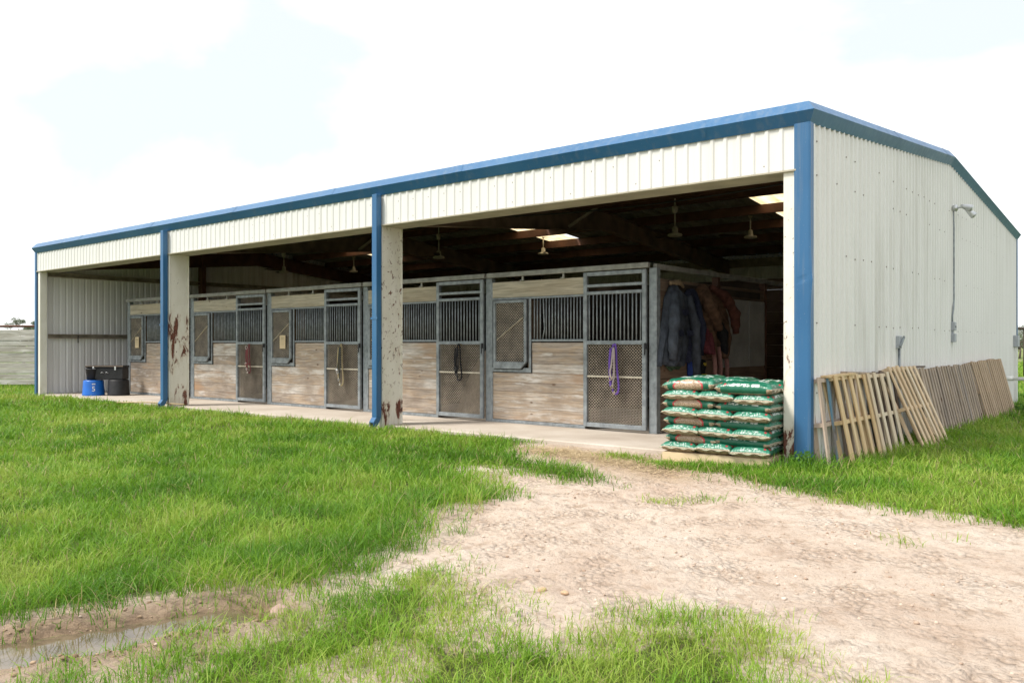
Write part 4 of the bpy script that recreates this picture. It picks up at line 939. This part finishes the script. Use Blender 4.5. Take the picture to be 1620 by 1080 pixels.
bk = tub('bucket', 'black feed bucket in front of the trunk above the blue tub', -16.98, .56, .402, .10, .13, .26, M['black'], False)
b = MB(); b.tube([(.14 * math.cos(u), .02, .25 + .03 * math.sin(u)) for u in np.linspace(0, math.pi, 12)], .004, 6); b.build('bail', M['alu'], bk, True)

# ------------------------------------------------------------------ board fence at the left, rails and gate at the right
ca, sa = math.cos(R(YAW)), math.sin(R(YAW))
fx = thing('board_fence', 'weathered whitewashed board fence topped with a rusty pipe', 'fence', (-23.29, 1.77, 0), (0, 0, R(YAW + .6)))
random.seed(9); z = .06
for i in range(10):
    hgt = random.choice((.14, .15, .165)); e = random.uniform(-.006, .006)
    for s0 in range(6):
        x = -11.9 + s0 * 3.05; b = MB(); b.box(x, x + 3.04, .0 + random.uniform(0, .02), .035, z + e, z + hgt + e, rnd=random.random()); b.build('board', M['fence'], fx, bevel=.006)
    z += hgt + random.uniform(.002, .016)
for x in range(-12, 8, 3): b = MB(); b.tube([(x, .09, -.1), (x, .09, 1.76)], .045, 10); b.build('post', M['primer'], fx, True)
b = MB(); b.tube([(-12, .09, 1.765), (7, .09, 1.765)], .035, 10); b.build('top_pipe', M['primer'], fx, True)
gt = thing('pipe_gate', 'dark pipe gate frame standing in the field beyond the barn', 'gate', (-1.98, 26.4, 0), (0, 0, R(YAW)))
b = MB(); b.tube([(.16, 0, 0), (.16, 0, 1.8)], .045, 10); b.build('gate_post', M['dark'], gt, True)
b = MB(); b.tube([(3.4, 0, 0), (3.4, 0, 1.8)], .05, 10); b.build('gate_post', M['dark'], gt, True)
b = MB(); b.tube([(-.4, 0, 1.8), (6.6, 0, 1.8)], .045, 10); b.build('header_pipe', M['dark'], gt, True)
b = MB(); b.tube([(6.4, 0, 0), (6.4, 0, 1.8)], .05, 10); b.build('gate_post', M['dark'], gt, True)

# ------------------------------------------------------------------ trees
def m_leaf(name, c1, c2):
    k = NT(name); a = k.attr('rnd').outputs['Fac']; c = k.ramp(a, (0, c1), (1, c2))
    t = k.n('ShaderNodeBsdfTranslucent'); k.l(c, t.inputs[0]); mx_ = k.n('ShaderNodeMixShader'); mx_.inputs[0].default_value = .35
    k.fin(c, .55, 0, .25); k.l(k.b.outputs[0], mx_.inputs[1]); k.l(t.outputs[0], mx_.inputs[2]); k.l(mx_.outputs[0], k.out.inputs[0]); return k.m
M['leaf'] = m_leaf('tree_leaves', (.045, .075, .025), (.12, .15, .06)); M['bark'] = m_plain('grey_bark', (.14, .115, .09), .9, 0, .3, 8)
def leaf_cloud(cen, rad, n, size, rg):
    d = rg.normal(size=(n, 3)); d /= np.linalg.norm(d, axis=1)[:, None]; p = np.asarray(cen) + d * (rg.random((n, 1)) ** .45) * np.asarray(rad)
    a = rg.normal(size=(n, 3)); a /= np.linalg.norm(a, axis=1)[:, None]; b_ = np.cross(a, rg.normal(size=(n, 3))); b_ /= np.linalg.norm(b_, axis=1)[:, None]
    s_ = size * rg.uniform(.6, 1.3, (n, 1))
    return np.stack([p - a * s_, p + b_ * s_ * .5, p + a * s_, p - b_ * s_ * .5], 1).reshape(-1, 3)
def tree(label, x, y, h, spread, seed, dens=1.0, airy=False):
    hazy = M.setdefault('hazy', m_leaf('haze_paled_leaves', (.13, .16, .10), (.22, .25, .17)))  # leaf colour paled to imitate haze and an overexposed distance
    rg = np.random.default_rng(seed); t = thing('tree', label, 'tree', (x, y, float(height(np.array([x]), np.array([y]), False)[0])))
    b = MB(); b.tube([(0, 0, -.2), (.1, 0, h * .25), (.0, .1, h * .5)], [h * .035, h * .026, h * .015], 10); L_ = []
    for i in range(16 if not airy else 22):
        az_ = rg.uniform(0, 6.28); zb = h * rg.uniform(.22, .5); e = Vector((math.cos(az_) * spread * rg.uniform(.25, .95), math.sin(az_) * spread * rg.uniform(.25, .95), h * rg.uniform(.5, .95)))
        b.tube([(0, 0, zb), tuple(Vector((0, 0, zb)).lerp(e, .5) + Vector((0, 0, h * .03))), tuple(e)], [h * .012, h * .007, h * .002], 6)
        rr = spread * rg.uniform(.22, .4) * (.75 if airy else 1); L_.append(leaf_cloud(e, (rr, rr, rr * .7), int(900 * dens), h * .014, rg))
    b.build('trunk', M['bark'], t, True)
    V_ = np.concatenate(L_); n = len(V_) // 4; f = np.arange(n * 4).reshape(-1, 4)
    mesh_np('crown', V_, F4=f, mat=hazy, parent=t, smooth=False, attrs={'rnd': np.repeat(rg.random(n) * .6 + np.repeat(rg.random(len(L_)), n // len(L_))[:n] * .4, 4)})
tree('thin grey green tree rising beyond the rusty fence pipe', -62.0, 15.8, 3.3, 1.3, 4, .3, True)
tree('scrubby green tree on the field far beyond the right end of the barn', -8.7, 72.6, 2.6, 2.2, 6, .7)
tree('second scrubby green tree far beyond the barn, right of the nearer one', -4.5, 80.0, 3.4, 3.0, 8, .7)
rg = np.random.default_rng(12); L_ = []
for i in range(260):
    a = rg.uniform(-2.2, 1.2); d = rg.uniform(190, 260); c_ = (3 + math.sin(a) * d, -8 + math.cos(a) * d); hh = rg.uniform(2.0, 4.6)
    z_ = float(height(np.array([c_[0]]), np.array([c_[1]]), False)[0]); L_.append(leaf_cloud((c_[0], c_[1], z_ + hh * .5), (rg.uniform(3, 7), rg.uniform(3, 7), hh * .6), 170, .55, rg))
V_ = np.concatenate(L_); n = len(V_) // 4
tl = mesh_np('far_trees', V_, F4=np.arange(n * 4).reshape(-1, 4), mat=m_leaf('haze_paled_far_leaves', (.10, .14, .085), (.17, .20, .13)), smooth=False, attrs={'rnd': np.repeat(rg.random(n), 4)})  # haze put into the pale colour of the far foliage
tag(tl, 'low line of far trees along the horizon', 'trees', kind='stuff')

# ------------------------------------------------------------------ clods, stones, straw
k = NT('sandy_clods'); a = k.attr('rnd').outputs['Fac']; M['clod'] = k.fin(k.ramp(a, (0, (.34, .24, .175)), (.6, (.50, .385, .30)), (.94, (.56, .45, .36)), (1, (.68, .62, .55))), .95, 0, .15)
k = NT('damp_mud_clods'); a = k.attr('rnd').outputs['Fac']; M['mud'] = k.fin(k.ramp(a, (0, (.20, .135, .08)), (1, (.40, .29, .19))), .85, 0, .2)
ph = (1 + 5 ** .5) / 2
ICO = np.array([(-1, ph, 0), (1, ph, 0), (-1, -ph, 0), (1, -ph, 0), (0, -1, ph), (0, 1, ph), (0, -1, -ph), (0, 1, -ph), (ph, 0, -1), (ph, 0, 1), (-ph, 0, -1), (-ph, 0, 1)]) / 1.9
ICF = np.array([(0, 11, 5), (0, 5, 1), (0, 1, 7), (0, 7, 10), (0, 10, 11), (1, 5, 9), (5, 11, 4), (11, 10, 2), (10, 7, 6), (7, 1, 8), (3, 9, 4), (3, 4, 2), (3, 2, 6), (3, 6, 8), (3, 8, 9), (4, 9, 5), (2, 4, 11), (6, 2, 10), (8, 6, 7), (9, 8, 1)])
def lumps(name, x, y, size, rg, label, cat):
    n = len(x); z = height(x, y); sh = rg.uniform(.55, 1.25, (n, 12, 3)); P_ = ICO[None] * sh; th = rg.uniform(0, 6.28, n); c_, s_ = np.cos(th)[:, None], np.sin(th)[:, None]
    Q = np.stack([P_[..., 0] * c_ - P_[..., 1] * s_, P_[..., 0] * s_ + P_[..., 1] * c_, P_[..., 2] * .62], -1) * size[:, None, None]
    Q += np.stack([x, y, z + size * .12], -1)[:, None]
    f = (ICF[None] + (np.arange(n) * 12)[:, None, None]).reshape(-1, 3)
    return tag(mesh_np(name, Q.reshape(-1, 3), F3=f, mat=M['mud'] if 'mud' in label else M['clod'], smooth=True, attrs={'rnd': np.repeat(rg.random(n), 12)}), label, cat, kind='stuff')
rg = np.random.default_rng(77)
x = rg.uniform(-3.5, 7, 60000); y = rg.uniform(-8, .1, 60000); sdx = dirt_sd(x, y); dc = np.hypot(x - 3.02, y + 8.32)
keep = (sdx > -.08) & (rg.random(60000) < np.clip(.04 + .30 * (fbm(x * 1.7, y * 1.7, 3, 91) - .42) * 3, .01, .45) * np.clip(5.2 / dc, 0, 1) ** .7); x, y = x[keep], y[keep]
lumps('clods', x, y, .003 + .011 * rg.random(len(x)) ** 4 + (rg.random(len(x)) < .006) * .012, rg, 'sandy clods and pebbles strewn over the bare drive', 'clods')
# crumbly bank along the rut
t_ = rg.random(420); px_ = np.interp(t_, np.linspace(0, 1, len(RUT)), [p[0] for p in RUT]); py_ = np.interp(t_, np.linspace(0, 1, len(RUT)), [p[1] for p in RUT]); px_ += rg.choice([-1, 1], 420, p=[.25, .75]) * np.abs(rg.normal(.24, .06, 420))
lumps('bank_clods', px_, py_, .004 + .016 * rg.random(420) ** 4, rg, 'crumbled mud along the edge of the puddle', 'clods')
def stone(label, x, y, r, seed, col):
    rg_ = np.random.default_rng(seed); n = 24; th, phi = np.meshgrid(np.linspace(0, 2 * np.pi, 2 * n + 1)[:-1], np.linspace(0, np.pi, n)); d = np.stack([np.sin(phi) * np.cos(th), np.sin(phi) * np.sin(th), np.cos(phi)], -1)
    rr = r * (1 + .35 * (fbm(d[..., 0] * 2 + seed, d[..., 1] * 2 + d[..., 2] * 1.5, 3, seed) - .5)); V_ = d * rr[..., None] * np.array([1.15, .85, .68]); m_ = 2 * n
    f = [(i * m_ + j, (i + 1) * m_ + j, (i + 1) * m_ + (j + 1) % m_, i * m_ + (j + 1) % m_) for i in range(n - 1) for j in range(m_)]
    o = mesh_np('stone', V_.reshape(-1, 3), F4=np.array(f), mat=m_plain('pinkish_stone', col, .9, 0, .25, 30, .3)); o.location = (x, y, float(height(np.array([x]), np.array([y]))[0]) + r * .28); o.rotation_euler = (0, 0, seed); tag(o, label, 'stone')
stone('rounded pinkish stone between the puddle end and the near grass', -.185, -6.06, .055, 3, (.31, .215, .175)); stone('smaller stone lying beside the rounded pinkish one', -.20, -6.22, .036, 5, (.28, .20, .155)); stone('flat brown stone on the bank of the puddle', -.30, -6.52, .045, 8, (.27, .19, .13))
stone('orange brown clod standing in the middle of the bare drive', .50, -5.02, .024, 11, (.47, .32, .20)); stone('smaller orange brown clod beside the one mid drive', .60, -4.97, .018, 13, (.47, .32, .20))
n = 5200; cx_ = rg.choice([-2.75, -2.1, -1.55, -1.1, -2.4], n, p=[.25, .25, .2, .12, .18]); x = cx_ + rg.normal(0, .28, n); y = np.interp(cx_, [-2.75, -1.1], [-.5, -.95]) + rg.normal(0, .17, n); th = rg.uniform(0, 6.28, n); l = rg.uniform(.03, .11, n); wd = rg.uniform(.0012, .0028, n); z = height(x, y) + rg.uniform(.003, .02, n)
d = np.stack([np.cos(th), np.sin(th), rg.normal(0, .12, n)], -1); s_ = np.stack([-np.sin(th), np.cos(th), th * 0], -1); p = np.stack([x, y, z], -1); mid = d * l[:, None] * .5 + s_ * (rg.normal(0, .12, n) * l)[:, None]
Q = np.stack([p - s_ * wd[:, None], p + s_ * wd[:, None], p + mid - s_ * wd[:, None], p + mid + s_ * wd[:, None], p + d * l[:, None] - s_ * wd[:, None], p + d * l[:, None] + s_ * wd[:, None]], 1)
f = np.concatenate([np.arange(n)[:, None] * 6 + np.array([0, 1, 3, 2]), np.arange(n)[:, None] * 6 + np.array([2, 3, 5, 4])])
k = NT('dry_straw'); a = k.attr('rnd').outputs['Fac']; M['straw'] = k.fin(k.ramp(a, (0, (.38, .27, .14)), (1, (.66, .53, .33))), .8)
tag(mesh_np('straw', Q.reshape(-1, 3), F4=f, mat=M['straw'], attrs={'rnd': np.repeat(rg.random(n), 6)}), 'loose straw trodden into the ground in front of the slab', 'straw', kind='stuff')
b = MB(); b.tube([(-13.6, -.45, .08), (-12.9, -.15, .10), (-12.3, .0, .09), (-11.7, -.1, .11)], .012, 6); tag(b.build('dry_stalk', M['straw'], smooth=True), 'dry pale stalk lying on the lawn by the left column', 'stalk')

def weed(label, x, y, n, rad, size, seed):
    rg_ = np.random.default_rng(seed); t = thing('weed', label, 'weed', (x, y, float(height(np.array([x]), np.array([y]))[0])))
    b = MB()
    for q in range(7): a = q * .9; b.tube([(0, 0, 0), (math.cos(a) * rad * .4, math.sin(a) * rad * .4, rad * .8), (math.cos(a) * rad * .9, math.sin(a) * rad * .9, rad * 1.2)], [.004, .003, .001], 5)
    b.build('stems', M['leaf'], t); V_ = leaf_cloud((0, 0, rad * .95), (rad, rad, rad * .7), n, size, rg_)
    mesh_np('leaves', V_, F4=np.arange(len(V_)).reshape(-1, 4), mat=M['weed'], parent=t, smooth=False, attrs={'rnd': np.repeat(rg_.random(n), 4)})
M['weed'] = m_leaf('weed_leaves', (.06, .16, .02), (.14, .28, .05))
weed('leafy weed growing against the foot of the blue corner trim', .02, -.17, 110, .13, .026, 3)
weed('small leafy weed below the farthest tan pallet', .55, 8.9, 70, .14, .03, 5)
# ------------------------------------------------------------------ grass
def make_grass():
    rg = np.random.default_rng(2024); cx, cy = 3.018, -8.32; A0 = math.atan2(math.cos(R(YAW)), -math.sin(R(YAW)))
    rr = np.linspace(1.6, 75, 4000); dens = DENS * np.minimum(1, (4.6 / rr) ** 1.75); wgt = dens * rr; cum = np.cumsum(wgt); total = cum[-1] * (rr[1] - rr[0]) * 2 * R(52); per = 11
    nc = int(total / per); r = np.interp(rg.random(nc) * cum[-1], cum, rr); th = A0 + R(52) * (rg.random(nc) * 2 - 1); x = cx + r * np.cos(th); y = cy + r * np.sin(th)
    # tufts on the bare ground
    for (tx, ty, sp, cnt) in ((-1.78, -.52, .13, 34), (-1.95, -.42, .10, 20), (-.36, -2.42, .10, 9), (.01, -2.11, .12, 9), (1.62, -2.71, .13, 6), (-.69, -4.33, .03, 3), (-.63, -5.61, .10, 16), (-.55, -5.3, .10, 10), (-.45, -6.02, .07, 6), (-.30, -6.2, .07, 8), (-.25, -6.45, .05, 9), (-.33, -6.7, .05, 8), (-.40, -6.9, .06, 9), (-.62, -6.3, .05, 5), (-.72, -6.6, .05, 6), (-.86, -6.9, .06, 6), (-.5, -5.95, .08, 9), (-.1, -4.9, .1, 8), (.45, -5.15, .10, 8), (-.5, -4.75, .06, 4), (-1.25, -.72, .10, 40), (-.95, -.75, .12, 50), (-.55, -.72, .14, 60), (-.15, -.5, .16, 60), (-.75, -.45, .16, 60)):
        x = np.append(x, tx + rg.normal(0, sp, cnt)); y = np.append(y, ty + rg.normal(0, sp * .6, cnt))
    nt_ = len(x) - nc; tuft = np.zeros(len(x), bool); tuft[nc:] = True
    r = np.hypot(x - cx, y - cy); sd = dirt_sd(x, y) + rg.normal(0, .085, len(x)); k = rg.random(len(x))
    near = (y < -4.4) & (x > -.6) & (x < 4)      # thin, short grass in front of the drive
    thin = fbm(x * 1.6, y * 1.6, 3, 131); p = np.clip(-sd / .34 + .16, 0, 1) ** 1.25
    p = np.where(near, np.clip(p * 2.4, 0, 1) * np.clip((thin - .22) * 9, .45, 1.0), p * np.clip((thin - .16) * 7, .35, 1))
    wetd = segdist(x, y, RUT); p = p * np.clip((wetd - .13) / .1, 0, 1)
    p = np.where(tuft, 1, p)
    keep = (k < p) & ~in_barn(x, y, .0) & (r > 1.5); x, y, r, sd, near, tuft = (a[keep] for a in (x, y, r, sd, near, tuft))
    x0, y0 = x, y; n = len(x) * per; ci = np.repeat(np.arange(len(x)), per)
    sg = .040 * np.maximum(1, r / 4.6) ** .85; off = rg.normal(size=(n, 2)) * sg[ci][:, None]; x = x0[ci] + off[:, 0]; y = y0[ci] + off[:, 1]
    keep = ~in_barn(x, y, -.02); x, y, ci, off = x[keep], y[keep], ci[keep], off[keep]; n = len(x); rb = r[ci]
    z = height(x, y)
    # length: lush along the rut and the walls, cropped on the lawn
    Lc = .062 + .078 * fbm(x0 * .9, y0 * .9, 3, 141) + .05 * np.clip(fbm(x0 * 3, y0 * 3, 2, 151) - .5, 0, 1)
    Lc = np.where(near, Lc * .66, Lc); edge = np.exp(-(sd / .35) ** 2) * (y0 < -3.5) * (x0 < -.4); Lc = Lc * (1 + .8 * edge)
    wall = ((x0 > 0) & (x0 < .75) & (y0 > -.3) & (y0 < 11)); Lc = Lc + wall * .07 * rg.random(len(x0)) + (np.hypot(x0 + .0, y0 + .2) < .3) * .06
    Lc = np.where((x0 > -1.75) & (x0 < -.35) & (y0 > -.95) & (y0 < .2), Lc * .55, Lc)
    slabg = (y0 > -.35) & (x0 < -3.2); Lc = np.where(slabg, Lc * .95, Lc); Lc = np.where(tuft, np.maximum(Lc, .085) * np.where(y0 < -2, .75, 1.0), Lc)
    Lc = np.where(-sd < .10, Lc * .7, Lc)
    L_ = Lc[ci] * rg.uniform(.55, 1.35, n) + (rg.random(n) < .02) * .05; w_ = .0021 * np.maximum(1, rb / 4.4) ** .92 * rg.uniform(.7, 1.3, n)
    L_ = L_ * np.clip(1 + (rb - 8) * .012, 1, 1.35)
    cl = rg.uniform(0, 6.28, len(x0)); ang = np.arctan2(off[:, 1], off[:, 0]) + rg.normal(0, .7, n); ang = np.where(rg.random(n) < .45, cl[ci] + rg.normal(0, .6, n), ang)
    lean = rg.uniform(.05, .5, n); bend = np.clip(rg.normal(.75, .38, n), 0, 1.6)
    d = np.stack([np.cos(ang), np.sin(ang)], -1); fa = ang + np.pi / 2 + rg.normal(0, .6, n); s = np.stack([np.cos(fa), np.sin(fa), np.zeros(n)], -1)
    rows = [0, .35, .7, 1.0]; Vv = []
    for t in rows:
        hxy = L_ * (lean * t + bend * t * t) * .75; hz = L_ * (t - .46 * bend * t * t) - .008 * (t == 0)
        c = np.stack([x + d[:, 0] * hxy, y + d[:, 1] * hxy, z + hz], -1); ww = (w_ * (1 - t ** 1.7) * (.8 + .5 * t))[:, None]
        if t < 1: Vv += [c - s * ww, c + s * ww]
        else: Vv += [c]
    Vv = np.stack(Vv, 1); m = 7; base = (np.arange(n) * m)[:, None]
    F4 = np.concatenate([base + np.array([0, 1, 3, 2]), base + np.array([2, 3, 5, 4])]); F3 = base + np.array([4, 5, 6])
    hue = np.clip(.5 + 1.3 * (fbm(x0 * .55, y0 * .55, 3, 161) - .5) + 1.3 * (fbm(x0 * 3, y0 * 3, 2, 171) - .5) + np.where(near, .10, 0) + np.where(wall, -.12, 0) + np.where(edge > .3, -.12, 0) + np.where(sd > -.2, .14, 0), 0, .92)[ci] + rg.normal(0, .17, n)
    hue = np.clip(hue + .06, 0, .93); hue = np.where(rg.random(n) < np.where(sd[ci] > -.25, .12, .04), .985, hue)
    k = NT('grass_blades'); a = k.attr('rnd').outputs['Fac']
    c = k.ramp(a, (0, GC[0]), (.35, GC[1]), (.65, GC[2]), (.93, GC[3]), (.97, (.42, .34, .17)))
    t = k.n('ShaderNodeBsdfTranslucent'); k.l(c, t.inputs[0]); mx_ = k.n('ShaderNodeMixShader'); mx_.inputs[0].default_value = .36
    k.fin(c, .5, 0, .3); k.l(k.b.outputs[0], mx_.inputs[1]); k.l(t.outputs[0], mx_.inputs[2]); k.l(mx_.outputs[0], k.out.inputs[0])
    o = mesh_np('grass', Vv.reshape(-1, 3), F4=F4, F3=F3, mat=k.m, attrs={'rnd': np.repeat(hue, m)})
    tag(o, 'bright green grass of the lawn and verges around the drive', 'grass', kind='stuff'); print('grass blades', n)
DENS = 5900
GC = [(.072, .188, .011), (.140, .300, .016), (.215, .370, .028), (.33, .43, .07)]
make_grass()
